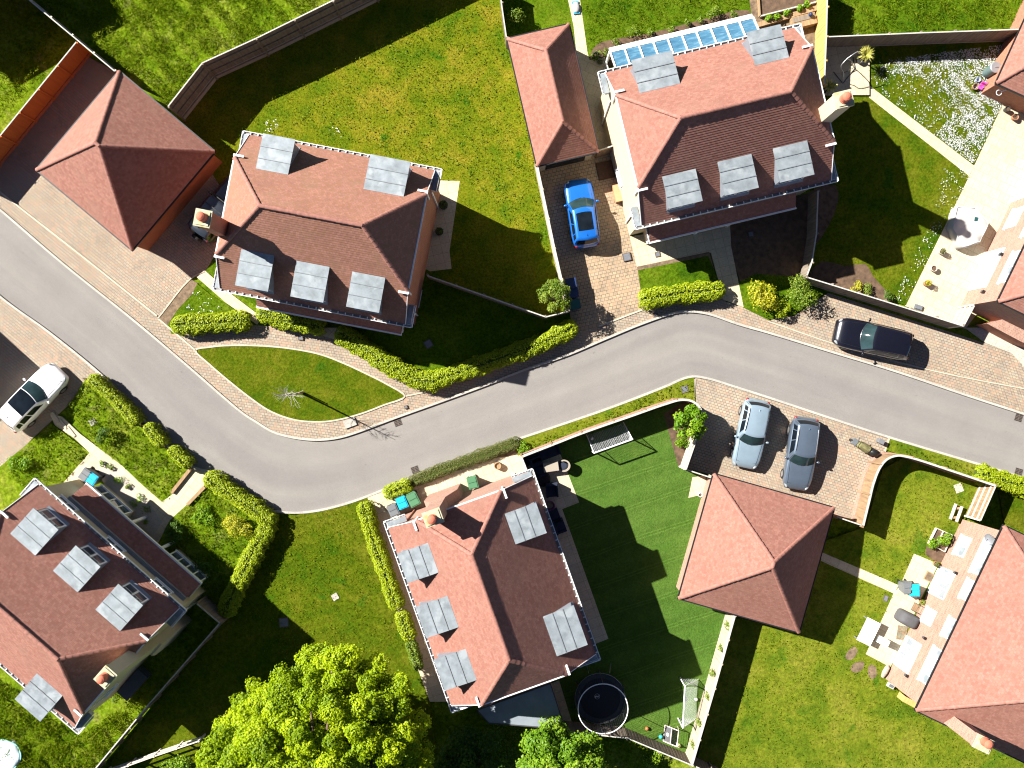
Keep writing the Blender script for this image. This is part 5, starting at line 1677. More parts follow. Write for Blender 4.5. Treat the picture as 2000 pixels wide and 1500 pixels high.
    fin.face([p + Vector((-.09, -.02, 0)), p + Vector((.07, 0, 0)), p + Vector((-.09, 0, .07))]); fin.face([p + Vector((.07, 0, 0)), p + Vector((-.09, .02, 0)), p + Vector((-.09, 0, .07))]); fin.face([p + Vector((-.09, .02, 0)), p + Vector((-.09, -.02, 0)), p + Vector((-.09, 0, .07))])
    fin.build('aerial', M[paint], o)
    for s in (-1, 1):
        g = MB(); ellip(g, (xw0 - cw - .12, s * (Wd / 2 + .10), zw + .06), (.075, .115, .075)); mr = g.build('wing_mirror', M[paint], o, smooth=True, merge=True)
        g = MB(); g.bar((xw0 - cw - .1, s * (Wd / 2 - .1), zw - .0), (xw0 - cw - .11, s * (Wd / 2 + .06), zw + .03), .05); g.build('mirror_arm', M['trim_black'], mr)
        g = MB(); ellip(g, (L / 2 - .20, s * Wd * .365, ztop(L / 2 - .2) - .05), (.18, .085, .05), 0, -s * .55); g.build('headlight', M['lamp_clear'], o, smooth=True, merge=True)
        g = MB(); ellip(g, (-L / 2 + .135, s * Wd * .37, ztop(-L / 2 + .12) - .12), (.11, .10, .10), 0, s * .5); g.build('tail_light', M['lamp_red'], o, smooth=True, merge=True)
    for xx in (L * .315, -L * .295):
        for s in (-1, 1):
            Mx = Matrix.Translation((xx, s * (Wd / 2 - .115), .33)) @ Matrix.Rotation(math.pi / 2, 4, 'X')
            g = MB(); g.lathe([(.2, -.12), (.3, -.12), (.335, -.08), (.335, .08), (.3, .12), (.2, .12)], (0, 0, 0), 20, 0, Mx)
            wl = g.build('wheel', M['rubber'], o, smooth=True)
            g = MB(); g.lathe([(0, -.09), (.06, -.1), (.205, -.115), (.205, .115), (.06, .1), (0, .09)], (0, 0, 0), 20, 0, Mx); g.build('rim', M['alloy'], wl)
    # lower sill, grille and plates
    g = MB(); g.box(L / 2 - .06, L / 2 - .015, -Wd * .26, Wd * .26, .34, .52); g.build('grille', M['trim_black'], o)
    g = MB()
    for s in (-1, 1):             # wipers and bonnet shut line
        g.bar(screen(s * .1 - .1, .03) + Vector((0, 0, .02)), screen(s * .5 - .35, .12) + Vector((0, 0, .02)), .018)
    g.build('wipers', M['trim_black'], o)
    g = MB()
    for s in (-1, 1):
        xs = [xw0 - cw * .8 + (L / 2 - .32 - xw0 + cw * .8) * k / 6 for k in range(7)]
        g.tube([(x, s * Wd * (.395 - .05 * k / 6), ztop(x) + .006) for k, x in enumerate(xs)], .009, 5)
    g.tube([(L / 2 - .28 - .12 * u * u, u * Wd * .34, ztop(L / 2 - .3 - .12 * u * u) + .004) for u in [-1 + k / 4 for k in range(9)]], .008, 5)
    g.tube([(-L / 2 + .16, u * Wd * .36, ztop(-L / 2 + .16) + .004) for u in [-1 + k / 4 for k in range(9)]], .008, 5)
    g.build('shut_lines', M['trim_black'], o)
    if spare:
        Mx = Matrix.Translation((-L / 2 - .12, -.02, .95)) @ Matrix.Rotation(math.pi / 2, 4, 'Y')
        g = MB(); g.lathe([(0, -.11), (.3, -.11), (.36, -.07), (.36, .07), (.3, .11), (0, .11)], (0, 0, 0), 22, 0, Mx)
        g.build('spare_wheel', M['rubber'], o, smooth=True)
        g = MB()
        for k in range(4):
            x = -L * .35 + k * L * .16; g.box(x, x + .05, -Wd * .36, Wd * .36, Hh + .0, Hh + .05)
        g.build('roof_bars', M['trim_black'], o)
    return o
car('white car with a dark glass roof on the drive at the left edge', 62, 777, R(46.5), 4.75, 1.86, 1.58, 'p_white', 'suv', sunroof=(.0, .56, .93))
car('bright blue hatchback with a black sunroof, beside the cream house', 1138, 415, R(98.5), 4.3, 1.8, 1.52, 'p_blue', 'hatch', sunroof=(.14, .72, .72))
car('black estate car parked along the long grey fence', 1708, 662, R(167.5), 4.85, 1.93, 1.62, 'p_black', 'suv')
car('pale silver blue hatchback with black roof rails, left of the two on the lower drive', 1469, 847, R(-101.5), 4.35, 1.78, 1.52, 'p_silver', 'wagon', rails='trim_black')
car('slate grey estate car with bright roof rails, right of the two on the lower drive', 1567, 886, R(-98.5), 4.55, 1.8, 1.5, 'p_grey', 'wagon', rails='alloy')
car('dark off road car with a rear spare wheel, half hidden behind the brick chimney', 424, 407, R(52), 4.2, 1.8, 1.8, 'p_dark', 'boxy', 1.3, spare=True)
# ------------------------------------------------------------------ garden and street things
def bin_(label, x, y, ang, lid, body='plastic_black', h=1.05, w=.58, d=.72, group='wheelie bins', z=None):
    c = W(x, y, h); c.z = 0
    o = thing('wheelie_bin', label, 'bin', c, ang, group)
    mb = MB()
    a = [(-w * .4, -d * .38), (w * .4, -d * .38), (w * .4, d * .36), (-w * .4, d * .36)]; b = [(-w / 2, -d / 2), (w / 2, -d / 2), (w / 2, d / 2), (-w / 2, d / 2)]
    for i in range(4):
        j = (i + 1) % 4
        mb.face([(*a[i], .04), (*a[j], .04), (*b[j], h - .06), (*b[i], h - .06)])
    mb.face([(*p, .04) for p in a][::-1])
    mb.build('body', M[body], o)
    g = MB(); g.prism([(p[0] * 1.06, p[1] * 1.04) for p in b], h - .07, h - .01)
    g.box(-w * .42, w * .42, -d * .44, d * .0, h - .012, h + .025); g.box(-w * .42, w * .42, d * .04, d * .42, h - .012, h + .03)
    g.build('lid', M[lid], o)
    g = MB(); g.tube([(-w * .45, d * .56, h - .06), (w * .45, d * .56, h - .06)], .022, 8); g.build('handle', M[body], o)
    for s in (-1, 1):
        g = MB(); g.lathe([(0, -.03), (.1, -.03), (.1, .03), (0, .03)], (0, 0, 0), 14, 0, Matrix.Translation((s * w * .42, d * .38, .1)) @ Matrix.Rotation(math.pi / 2, 4, 'Y')); g.build('wheel', M['rubber'], o)
    return o
bin_('black wheelie bin left of the blue lidded one by the pale brick house', 768, 997, R(25), 'plastic_grey', 'plastic_black')
bin_('blue lidded wheelie bin in the row of three by the pale brick house', 785, 982, R(23), 'plastic_blue')
bin_('green wheelie bin in the row of three by the pale brick house', 807, 976, R(27), 'plastic_green', 'plastic_green', w=.62, d=.8)
bin_('green wheelie bin alone on the slabs north of the pale brick house', 923, 943, R(15), 'plastic_green', 'plastic_green')
bin_('black wheelie bin behind the porch of the bottom left cream house', 166, 928, R(-35), 'plastic_grey', 'plastic_black')
bin_('blue lidded wheelie bin behind the porch of the bottom left cream house', 178, 936, R(-35), 'plastic_blue')
bin_('blue lidded wheelie bin on the patio of the salmon brick house', 1787, 1153, R(0), 'plastic_blue')
bin_('grey wheelie bin tucked behind the blue lidded one on the patio', 1774, 1149, R(5), 'plastic_grey', 'plastic_grey', w=.5)
def crate(label, x, y, ang, mat, h=.5, w=.6, d=.55):
    c = W(x, y, h); c.z = 0
    o = thing('recycling_box', label, 'box', c, ang, 'recycling boxes by the fence')
    mb = MB()
    for a in ((-w / 2, w / 2, -d / 2, -d / 2 + .03), (-w / 2, w / 2, d / 2 - .03, d / 2), (-w / 2, -w / 2 + .03, -d / 2 + .03, d / 2 - .03), (w / 2 - .03, w / 2, -d / 2 + .03, d / 2 - .03)): mb.box(*a, .01, h)
    mb.box(-w / 2 + .03, w / 2 - .03, -d / 2 + .03, d / 2 - .03, .01, .05)
    mb.build('box', M[mat], o)
    l = MB(); l.box(-w / 2 - .03, w / 2 + .03, -d / 2 - .03, d / 2 + .03, h, h + .05); l.build('lid', M[mat], o)
crate('navy box by the fence in front of the blue car, topmost of three', 1115, 553, R(9), 'plastic_navy', 1.0)
crate('navy box by the fence in front of the blue car, middle one of three', 1119, 572, R(9), 'plastic_navy', .9)
crate('teal box by the fence corner, lowest of three', 1123, 594, R(9), 'plastic_teal', .9)
c = W(1721, 862, .4); c.z = 0
o = thing('bollard_box', 'small grey box standing on the paving above the covered motorbike', 'box', c, R(-25))
mb = MB(); mb.box(-.16, .16, -.13, .13, 0, .45); mb.build('box', M['plastic_grey'], o)
mb = MB(); mb.box(-.18, .18, -.15, .15, .45, .5); mb.build('lid', M['steel_grey'], o)

# covered motorbike
c = W(1688, 873, .7); c.z = 0
o = thing('motorbike', 'motorbike under a camouflage cover with its dark seat showing, by the curved brown wall', 'motorbike', c, R(-31))
mb = MB()
st = [(-.45, .14, .55), (-.3, .22, .95), (0, .24, 1.02), (.3, .27, 1.05), (.45, .25, .9)]
rings = [[Vector((x, math.cos(a) * w * (1.0 if math.sin(a) > 0 else 1.1), .12 + (h - .12) * max(0, .5 + .5 * math.sin(a)))) for a in [2 * math.pi * k / 12 for k in range(12)]] for x, w, h in st]
for A, B in zip(rings[:-1], rings[1:]):
    for k in range(12): mb.face([A[k], B[k], B[(k + 1) % 12], A[(k + 1) % 12]])
mb.face(rings[0]); mb.face(rings[-1][::-1])
mb.build('cover', M['camo'], o, smooth=True, recalc=True)
mb = MB(); ellip(mb, (.62, -.02, .8), (.30, .22, .22)); mb.build('seat', M['trim_black'], o, smooth=True, merge=True)
mb = MB(); mb.box(-.75, -.42, -.2, .2, .35, .6); mb.build('top_box', M['plastic_grey'], o)
for x in (-.6, .68):
    mb = MB(); mb.lathe([(.15, -.06), (.28, -.06), (.3, 0), (.28, .06), (.15, .06)], (0, 0, 0), 18, 0, Matrix.Translation((x, 0, .3)) @ Matrix.Rotation(math.pi / 2, 4, 'X')); mb.build('wheel', M['rubber'], o)
mb = MB(); mb.tube([(-.62, .34, .9), (-.56, .0, .95), (-.62, -.34, .9)], .025, 6); mb.build('handlebar', M['steel_dark'], o)

# trampoline
zt = _z[0]
c = W(1172, 1364, .85); c.z = 0
o = thing('trampoline', 'round black trampoline with a tall net enclosure, in the corner of the artificial turf', 'trampoline', c, 0)
rT = 1.55
ring = lambda r, z, n=40: [(r * math.cos(2 * math.pi * k / n), r * math.sin(2 * math.pi * k / n), z) for k in range(n)]
mb = MB(); mb.lathe([(0, .85), (rT - .3, .85), (rT - .3, .845), (0, .845)], (0, 0, 0), 40); bed = mb.build('jump_bed', M['jump_mat'], o)
mb = MB(); mb.lathe([(rT - .3, .86), (rT, .9), (rT, .84), (rT - .3, .84)], (0, 0, 0), 40); mb.build('safety_pad', M['plastic_black'], o)
mb = MB(); mb.tube(ring(rT, .86), .028, 6, closed=True); mb.build('frame', M['steel_grey'], o)
mb = MB(); mb.tube(ring(rT - .05, 2.6), .03, 6, closed=True); mb.build('top_ring', M['steel_white'], o)
for k in range(6):
    a = math.pi / 6 + k * math.pi / 3
    x, y = math.cos(a), math.sin(a)
    mb = MB(); mb.tube([(x * rT, y * rT, 0), (x * (rT + .06), y * (rT + .06), 1.3), (x * (rT - .05), y * (rT - .05), 2.6)], .025, 6); mb.build('pole', M['steel_dark'], o)
mb = MB()
for k in range(72):
    a = 2 * math.pi * k / 72
    x, y = math.cos(a) * (rT - .07), math.sin(a) * (rT - .07)
    mb.bar((x, y, .9), (x, y, 2.58), .007)
for k in range(9): mb.tube(ring(rT - .07, .95 + k * .19, 36), .004, 3, closed=True)
mb.build('net', M['net_dark'], o)
mb = MB(); mb.tube([(-.75, 1.78, .05), (.75, 1.95, .05)], .02, 6); mb.tube([(-.7, 1.55, .8), (-.75, 1.78, .05)], .02, 6); mb.tube([(.6, 1.55, .8), (.75, 1.95, .05)], .02, 6); mb.build('ladder', M['steel_grey'], o)
mb = MB(); mb.tube([(-.18 + .16 * math.cos(t), .12 + .16 * math.sin(t), .856) for t in [2 * math.pi * k / 24 for k in range(24)]], .012, 4, closed=True); mb.build('logo_ring', M['steel_grey'], bed)
tx = bpy.data.curves.new('lettering', 'FONT'); tx.body = 'Play'; tx.size = .17; tx.align_x = 'CENTER'; tx.align_y = 'CENTER'; tx.extrude = .002
to = bpy.data.objects.new('lettering_source', tx); COL.objects.link(to)
bpy.context.view_layer.update()
tm = bpy.data.meshes.new_from_object(to.evaluated_get(bpy.context.evaluated_depsgraph_get()))
bpy.data.objects.remove(to)
tm.materials.clear(); tm.materials.append(M['net'])
to = bpy.data.objects.new('lettering', tm); COL.objects.link(to); to.location = (-.18, .12, .854); to.rotation_euler = (0, 0, R(20)); to.parent = bed

# goals
def net_quad(mb, A, B, C_, D, nu, nv, r=.006, sag=0.0):
    A, B, C_, D = map(Vector, (A, B, C_, D))
    f = lambda u, v: A.lerp(B, u).lerp(D.lerp(C_, u), v) - Vector((0, 0, sag * 16 * u * (1 - u) * v * (1 - v)))
    for i in range(nu + 1):
        for j in range(nv): mb.bar(f(i / nu, j / nv), f(i / nu, (j + 1) / nv), r)
    for j in range(nv + 1):
        for i in range(nu): mb.bar(f(i / nu, j / nv), f((i + 1) / nu, j / nv), r)
def goal(label, p, q, bp, bq, h, dep_top=.35, tubr=.045):
    """p,q: feet of the posts, bp,bq: back corners on the ground (photo pixels)"""
    P, Q, BP, BQ = W(*p), W(*q), W(*bp), W(*bq)
    o = thing('football_goal', label, 'goal', P, 0, 'white football goals')
    Q = Q - P; BP = BP - P; BQ = BQ - P; P = Vector((0, 0, 0))
    up = Vector((0, 0, h))
    mb = MB(); mb.tube([P + up, Q + up], tubr, 8); mb.build('crossbar', M['steel_white'], o)
    for a in (P, Q):
        mb = MB(); mb.tube([a, a + up], tubr, 8); mb.build('post', M['steel_white'], o)
    TP = P.lerp(BP, dep_top) + up; TQ = Q.lerp(BQ, dep_top) + up
    mb = MB()
    for a, b, t in ((P, BP, TP), (Q, BQ, TQ)):
        mb.tube([a + Vector((0, 0, .03)), b + Vector((0, 0, .03))], tubr * .7, 8); mb.tube([b + Vector((0, 0, .03)), a + up], tubr * .6, 8)
    mb.tube([BP + Vector((0, 0, .03)), BQ + Vector((0, 0, .03))], tubr * .7, 8)
    mb.build('back_frame', M['steel_white'], o)
    mb = MB(); net_quad(mb, P + up, Q + up, BQ, BP, 24, 20, .0055, .16)
    for a, b in ((P, BP), (Q, BQ)):
        for k in range(1, 10):
            t = k / 10; mb.bar(a.lerp(b, t), a.lerp(b, t) + up * (1 - t), .005)
        for k in range(1, 8):
            t = k / 8; mb.bar(a + up * t, a.lerp(b, 1 - t) + up * t, .005)
    mb.build('net', M['net'], o)
    return o
goal('white goal with a net standing against the curved wall at the top of the turf', (1156, 881), (1229, 855), (1145, 848), (1217, 824), 1.55)
goal('white goal with a net at the pale board fence near the trampoline', (1328, 1323), (1324, 1402), (1365, 1326), (1362, 1402), 1.6)
c = W(1310, 1436, .3); c.z = 0
o = thing('rebound_goal', 'small folding target net with a pale pink frame, below the lower white goal', 'goal', c, R(-6))
mb = MB(); mb.tube([(-.38, -.5, .05), (.0, -.5, .42), (.36, -.5, .75)], .03, 8); mb.tube([(-.38, .5, .05), (.0, .5, .42), (.36, .5, .75)], .03, 8); mb.tube([(-.38, -.5, .05), (-.38, .5, .05)], .03, 8); mb.tube([(.36, -.5, .75), (.36, .5, .75)], .03, 8); mb.tube([(.0, -.5, .42), (.0, .5, .42)], .03, 8)
mb.tube([(.36, -.5, .75), (.45, -.5, .02)], .022, 6); mb.tube([(.36, .5, .75), (.45, .5, .02)], .022, 6)
mb.build('frame', plain('pale pink tube', (.72, .58, .52), .5), o)
mb = MB(); mb.face([(-.36, -.47, .07), (-.02, -.47, .40), (-.02, .47, .40), (-.36, .47, .07)][::-1]); mb.face([(-.36, -.47, .06), (-.02, -.47, .39), (-.02, .47, .39), (-.36, .47, .06)]); mb.build('target_sheet', M['cloth_grey'], o)
mb = MB(); net_quad(mb, (0, -.48, .42), (0, .48, .42), (.36, .48, .75), (.36, -.48, .75), 10, 5, .006); mb.build('net', M['net_dark'], o)
mb = MB(); mb.lathe([(0, 0), (.11, 0), (.11, .006), (0, .006)], (0, 0, 0), 8, 0, Matrix.Translation((-.19, 0, .245)) @ Matrix.Rotation(-R(44), 4, 'Y')); mb.build('target_spot', M['steel_white'], o)
def ball(label, x, y, r, col, z=None, patches=None):
    c = W(x, y, r); c.z = 0
    mb = MB(); mb.ball((0, 0, r + _z[0]), r, 18)
    o = mb.build('ball', plain('ball ' + label[:8], col, .45, var=.1), None, smooth=True, merge=True, loc=c)
    tag(o, label, 'ball', 'balls on the artificial turf')
    if patches:
        pm = MB()
        for k in range(7):
            d = Vector((math.cos(k * 2.4) * .8, math.sin(k * 2.4) * .8, .3 + .1 * k)).normalized()
            ellip(pm, Vector((0, 0, r + _z[0])) + d * r * .9, (r * .3, r * .3, r * .3), 0, 0, 8)
        pm.build('patches', M[patches], o, smooth=True)
ball('orange ball below the trampoline', 1263, 1422, .115, (.55, .13, .05))
ball('turquoise ball left of the folding target net', 1290, 1438, .13, (.03, .42, .46))
ball('cream ball below the folding target net', 1325, 1455, .125, (.62, .60, .34))
ball('pink and white ball by the dark fence at the foot of the turf', 1326, 1470, .11, (.62, .42, .38), patches='steel_white')
ball('white football inside the net of the upper goal', 1156, 856, .11, (.75, .75, .74), patches='trim_black')
ball('white football inside the net of the lower goal', 1359, 1365, .11, (.75, .75, .74))

# garden furniture by the pale brick house
def slab_box(o, nm, mat, x0, x1, y0, y1, z0, z1, bev=.03):
    mb = MB(); mb.box(x0, x1, y0, y1, z0, z1 - bev); mb.box(x0 + bev, x1 - bev, y0 + bev, y1 - bev, z1 - bev, z1); return mb.build(nm, M[mat], o)
def sofa(label, x, y, ang, w, d, n=1, mat='cloth_navy', name='lounge_chair', grp='navy lounge seats on the patio'):
    c = W(x, y, .4); c.z = 0
    o = thing(name, label, 'seat', c, ang, grp)
    slab_box(o, 'base', 'rattan' if mat != 'cloth_navy' else 'plastic_black', -w / 2, w / 2, -d / 2, d / 2, .03, .3)
    for i in range(n):
        a = -w / 2 + .12 + (w - .24) * i / n; b = -w / 2 + .12 + (w - .24) * (i + 1) / n
        slab_box(o, 'cushion', mat, a + .01, b - .01, -d / 2 + .02, d / 2 - .2, .3, .45)
    slab_box(o, 'backrest', mat, -w / 2, w / 2, d / 2 - .18, d / 2, .3, .85)
    for s in (-1, 1):
        a, b = sorted((s * w / 2, s * (w / 2 - .11))); slab_box(o, 'armrest', mat, a, b, -d / 2, d / 2 - .185, .3, .62)
sofa('navy corner sofa in the shade under the curved wall', 1057, 887, R(20), 2.4, .85, 3, name='sofa')
sofa('navy armchair in the shade beside the grey side table', 1050, 912, R(110), 1.3, .8, 2)
sofa('navy lounger on the slabs half way along the pale brick house', 1078, 957, R(5), .75, .9)
sofa('navy seat under the gutter below the pink tub', 1081, 1008, R(110), .8, .75)
sofa('navy seat under the gutter, lowest on the patio', 1092, 1028, R(110), .85, .75)
c = W(1060, 936, .4); c.z = 0
o = thing('beanbag', 'dark round bean bag seat on the patio beside the gutter corner', 'seat', c, 0)
mb = MB(); mb.lathe([(0, .02), (.4, .02), (.5, .2), (.42, .42), (.22, .52), (0, .5)], (0, 0, 0), 18); mb.build('bag', plain('plum fabric', (.03, .018, .02), .9), o, smooth=True)
mb = MB(); mb.box(-.08, .08, -.02, .02, .49, .56); mb.build('strap', M['trim_black'], o)
c = W(1076, 912, .6); c.z = 0
o = thing('side_table', 'taupe rectangular table on the corner patio', 'table', c, R(8))
mb = MB(); mb.box(-.47, .47, -.28, .28, .6, .65); mb.build('table_top', M['rattan'], o)
mb = MB(); mb.box(-.42, .42, -.23, .23, .05, .6); mb.build('base', M['rattan'], o)
c = W(1101, 909, .45); c.z = 0
o = thing('tub_chair', 'taupe rounded tub chair with a navy cushion at the edge of the turf', 'chair', c, R(5))
mb = MB()
for k in range(13):
    a = -math.pi * .62 + k * math.pi * 1.24 / 12; b = a + math.pi * 1.24 / 12
    if k == 12: break
    f = lambda t, r, z: (math.cos(t) * r, math.sin(t) * r * .95, z)
    mb.face([f(a, .38, .1), f(b, .38, .1), f(b, .40, .75), f(a, .40, .75)]); mb.face([f(a, .30, .1), f(b, .30, .1), f(b, .31, .75), f(a, .31, .75)][::-1]); mb.face([f(a, .31, .75), f(b, .31, .75), f(b, .40, .75), f(a, .40, .75)][::-1])
mb.lathe([(0, .35), (.33, .35), (.33, .1), (0, .1)], (0, 0, 0), 20); mb.build('shell', M['rattan'], o)
mb = MB(); mb.lathe([(.28, .36), (.29, .43), (.2, .47), (0, .48)], (-.03, 0, 0), 20); mb.build('cushion', M['cloth_navy'], o)
c = W(1074, 988, .5); c.z = 0
o = thing('tub', 'round plum pink tub half under the gutter on the patio', 'tub', c, 0)
mb = MB(); mb.lathe([(.24, .02), (.32, .5), (.29, .5), (.22, .06), (0, .06)], (0, 0, 0), 24); mb.build('bowl', plain('plum plastic', (.18, .06, .14), .5), o, smooth=True)
mb = MB(); mb.tube(ring(.31, .5, 24), .018, 6, closed=True); mb.build('rim', plain('pink plastic', (.36, .10, .22), .5), o)
c = W(1468 * 0 + 1367, 966, .1); c.z = 0
o = thing('plant_pot', 'small round white pot beside the garage on the turf', 'pot', c, 0)
mb = MB(); mb.lathe([(.1, .01), (.14, .25), (.11, .25), (.09, .1), (0, .1)], (0, 0, 0), 16); mb.build('pot', M['steel_white'], o, smooth=True)
mb = MB(); mb.lathe([(0, .2), (.1, .2), (.1, .12)], (0, 0, 0), 12); mb.build('soil', M['soil'], o)
c = W(972, 910, .4); c.z = 0
o = thing('half_barrel', 'small brown wooden tub on the cream slabs north of the pale brick house', 'tub', c, 0)
mb = MB(); mb.lathe([(.2, 0), (.24, .3), (.22, .42), (.18, .42), (.18, .32), (0, .32)], (0, 0, 0), 18); mb.build('tub', M['sleeper'], o, smooth=False)
mb = MB(); mb.lathe([(.243, .12), (.25, .12), (.25, .16), (.243, .16)], (0, 0, 0), 18); mb.build('hoop', M['steel_dark'], o)

# swing seat frame on the raised patio
zp = .16
o = thing('swing_frame', 'bare grey curved frame of a swing seat on the patio by the long dark fence', 'frame', W(1655, 135), R(0))
B0 = W(1655, 135); B0.z = 0
def LP(x, y, z): p = W(x, y, z); return p - B0
a1 = LP(1629, 141, zp + .05); a2 = LP(1668, 113, zp + .05)
mb = MB()
A0, A1, A2, A3 = LP(1646, 163, zp), LP(1648, 145, .9), LP(1643, 128, 1.7), LP(1654, 115, 2.0)
C0, C1, C2, C3 = LP(1669, 134, zp), LP(1665, 124, .9), LP(1662, 118, 1.6), LP(1654, 115, 2.0)
mb.tube(smooth_path([A0, A1, A2, A3], 6), .025, 8); mb.tube(smooth_path([C0, C1, C2, C3], 6), .025, 8)
mb.tube(smooth_path([A3, LP(1665, 107, 2.15), LP(1676, 101, 2.2), LP(1683, 107, 2.0)], 6), .025, 8)
mb.build('arch', M['steel_grey'], o)
mb = MB()
mb.tube([LP(1628, 140, zp + .03), A0], .028, 8); mb.tube([A0, LP(1670, 133, zp + .03)], .028, 8); mb.tube([LP(1666, 112, zp + .03), LP(1670, 133, zp + .03)], .028, 8); mb.tube([LP(1649, 142, .35), LP(1670, 131, .35)], .02, 8)
mb.build('base_frame', M['steel_dark'], o)

# hexagonal furniture cover
c = W(1893, 441, .8); c.z = 0
o = thing('covered_table', 'hexagonal garden table under a loose white cloth cover, on the right hand patio', 'covered furniture', c, R(8))
mb = MB()
lv = [(1.32, .06), (1.36, .45), (1.33, .78), (1.22, .84), (.7, .80), (0, .74)]
n = 48
def hexr(a, r, k): 
    s = math.pi / 3
    q = (a % s) - s / 2
    h = r * math.cos(s / 2) / math.cos(q)
    return h * (.93 + .07 * math.cos(a * 3)) + .03 * math.sin(a * 11 + k) * (k < 3)
rg = [[Vector((math.cos(a) * hexr(a, r, k) * .93, math.sin(a) * hexr(a, r, k) * 1.12, z + .035 * math.sin(a * 5 + k * 2) * (0 < k < 5))) for a in [2 * math.pi * i / n for i in range(n)]] for k, (r, z) in enumerate(lv[:-1])]
for A, B in zip(rg[:-1], rg[1:]):
    for k in range(n): mb.face([A[k], A[(k + 1) % n], B[(k + 1) % n], B[k]])
for k in range(n): mb.face([rg[-1][k], rg[-1][(k + 1) % n], Vector((0, 0, lv[-1][1]))])
cv = mb.build('cover', M['cloth_white'], o, smooth=True, merge=True)
mb = MB(); mb.tube([Vector((math.cos(a) * hexr(a, 1.27, 5) * .93, math.sin(a) * hexr(a, 1.27, 5) * 1.12, .835)) for a in [2 * math.pi * i / 48 for i in range(48)]], .03, 6, closed=True); mb.build('hem', M['cloth_white'], cv)
mb = MB(); mb.face([(.35, .25, .80), (.55, .2, .80), (.62, .42, .84), (.42, .5, .84)]); mb.face([(.35, .25, .79), (.55, .2, .79), (.62, .42, .83), (.42, .5, .83)][::-1]); mb.build('puddle', M['plastic_teal'], cv)
def planter(label, x, y, r, h, mat, leaf=None, grp='round pots on the patio'):
    c = W(x, y, h); c.z = 0
    o = thing('plant_pot', label, 'pot', c, 0, grp)
    mb = MB(); mb.lathe([(r * .7, .01), (r, h), (r * .85, h), (r * .8, h * .8), (0, h * .8)], (0, 0, 0), 18); mb.build('pot', M[mat], o, smooth=True)
    mb = MB(); mb.lathe([(r * .82, h * .84), (0, h * .86)], (0, 0, 0), 12); mb.build('soil', M['soil'], o)
    if leaf:
        P, N, S = [], [], []
        clump(P, N, S, (0, 0, h + r * .5), r * 1.0, r * .8, 150, .07)
        leaf_mesh('foliage', P[0], N[0], S[0], leaf, .6, None, o)
planter('stone pot with dry stems on the right hand patio, topmost of three', 1841, 491, .19, .38, 'stone_block', 'leaf_heath')
planter('empty grey stone pot on the right hand patio, middle one of three', 1825, 524, .2, .38, 'stone_block')
planter('terracotta pot with a golden plant on the right hand patio, lowest of three', 1812, 553, .2, .4, 'terracotta', 'leaf_gold')
planter('dark pot near the outbuilding wall at the top of the right hand patio', 1969, 212, .17, .4, 'plastic_black')
planter('tipped brown pot near the outbuilding wall on the right hand patio', 1984, 228, .2, .35, 'terracotta')
planter('small pot with a plant beside the blue bin and brick wall', 1802, 1176, .17, .35, 'terracotta', 'leaf_shrub')
planter('brown pot at the corner of the salmon brick house patio', 1829, 1102, .17, .35, 'terracotta', 'leaf_heath')
planter('dark pot against the shaded brick gable of the upper left house', 866, 400, .28, .6, 'plastic_black', 'leaf_dark')
planter('low dark pot on the shaded side path of the upper left house', 858, 452, .26, .45, 'plastic_black', 'leaf_dark')
c = W(1797, 600, .3); c.z = 0
o = thing('stone_slab', 'grey paving slab leaning at the fence end of the right hand patio', 'slab', c, R(-18))
mb = MB(); mb.box(-.26, .26, -.16, .16, 0, .12); mb.box(-.22, .2, -.12, .14, .12, .2); mb.build('slab', M['manhole'], o)

# water butt and toys by the outbuilding
c = W(1946, 131, 1.25); c.z = 0
o = thing('water_butt', 'tall grey green water butt with a round lid against the outbuilding', 'water butt', c, 0)
mb = MB(); mb.lathe([(.27, .05), (.33, .5), (.33, 1.1), (.31, 1.2)], (0, 0, 0), 24); mb.build('barrel', plain('grey green plastic', (.10, .15, .15), .5), o, smooth=True)
mb = MB(); mb.lathe([(.35, 1.18), (.35, 1.23), (.3, 1.26), (0, 1.27)], (0, 0, 0), 24); mb.box(-.1, .1, -.02, .02, 1.26, 1.31); mb.build('lid', M['steel_grey'], o)
mb = MB(); mb.lathe([(.3, 0), (.3, .06), (0, .06)], (0, 0, 0), 20); mb.build('stand', M['plastic_black'], o)
c = W(1918, 168, .4); c.z = 0
o = thing('toy_pushchair', 'pink toy pushchair in the daisies at the outbuilding corner', 'toy', c, R(60))
mb = MB(); mb.box(-.18, .18, -.14, .14, .25, .34); mb.box(.12, .2, -.14, .14, .34, .62); mb.build('seat', plain('magenta cloth', (.55, .06, .36), .7), o)
mb = MB()
for x in (-.18, .18):
    for y in (-.15, .15): mb.tube([(x, y, .06), (-x * .4, y, .5)], .014, 6)
mb.tube([(.25, -.14, .7), (.25, .14, .7)], .016, 6); mb.tube([(.2, -.14, .5), (.25, -.14, .7)], .014, 6); mb.tube([(.2, .14, .5), (.25, .14, .7)], .014, 6); mb.build('frame', M['steel_grey'], o)
for x in (-.18, .18):
    for y in (-.16, .16):
        mb = MB(); mb.lathe([(0, -.02), (.065, -.02), (.065, .02), (0, .02)], (0, 0, 0), 12, 0, Matrix.Translation((x, y, .07)) @ Matrix.Rotation(math.pi / 2, 4, 'X')); mb.build('wheel', M['rubber'], o)
c = W(1911, 155, .3); c.z = 0
o = thing('bucket', 'pale blue grey bucket in the daisies beside the pink toy', 'bucket', c, 0)
mb = MB(); mb.lathe([(.12, .02), (.16, .32), (.14, .32), (.1, .05), (0, .05)], (0, 0, 0), 18); mb.build('pail', plain('pale blue plastic', (.36, .42, .55), .5), o, smooth=True)
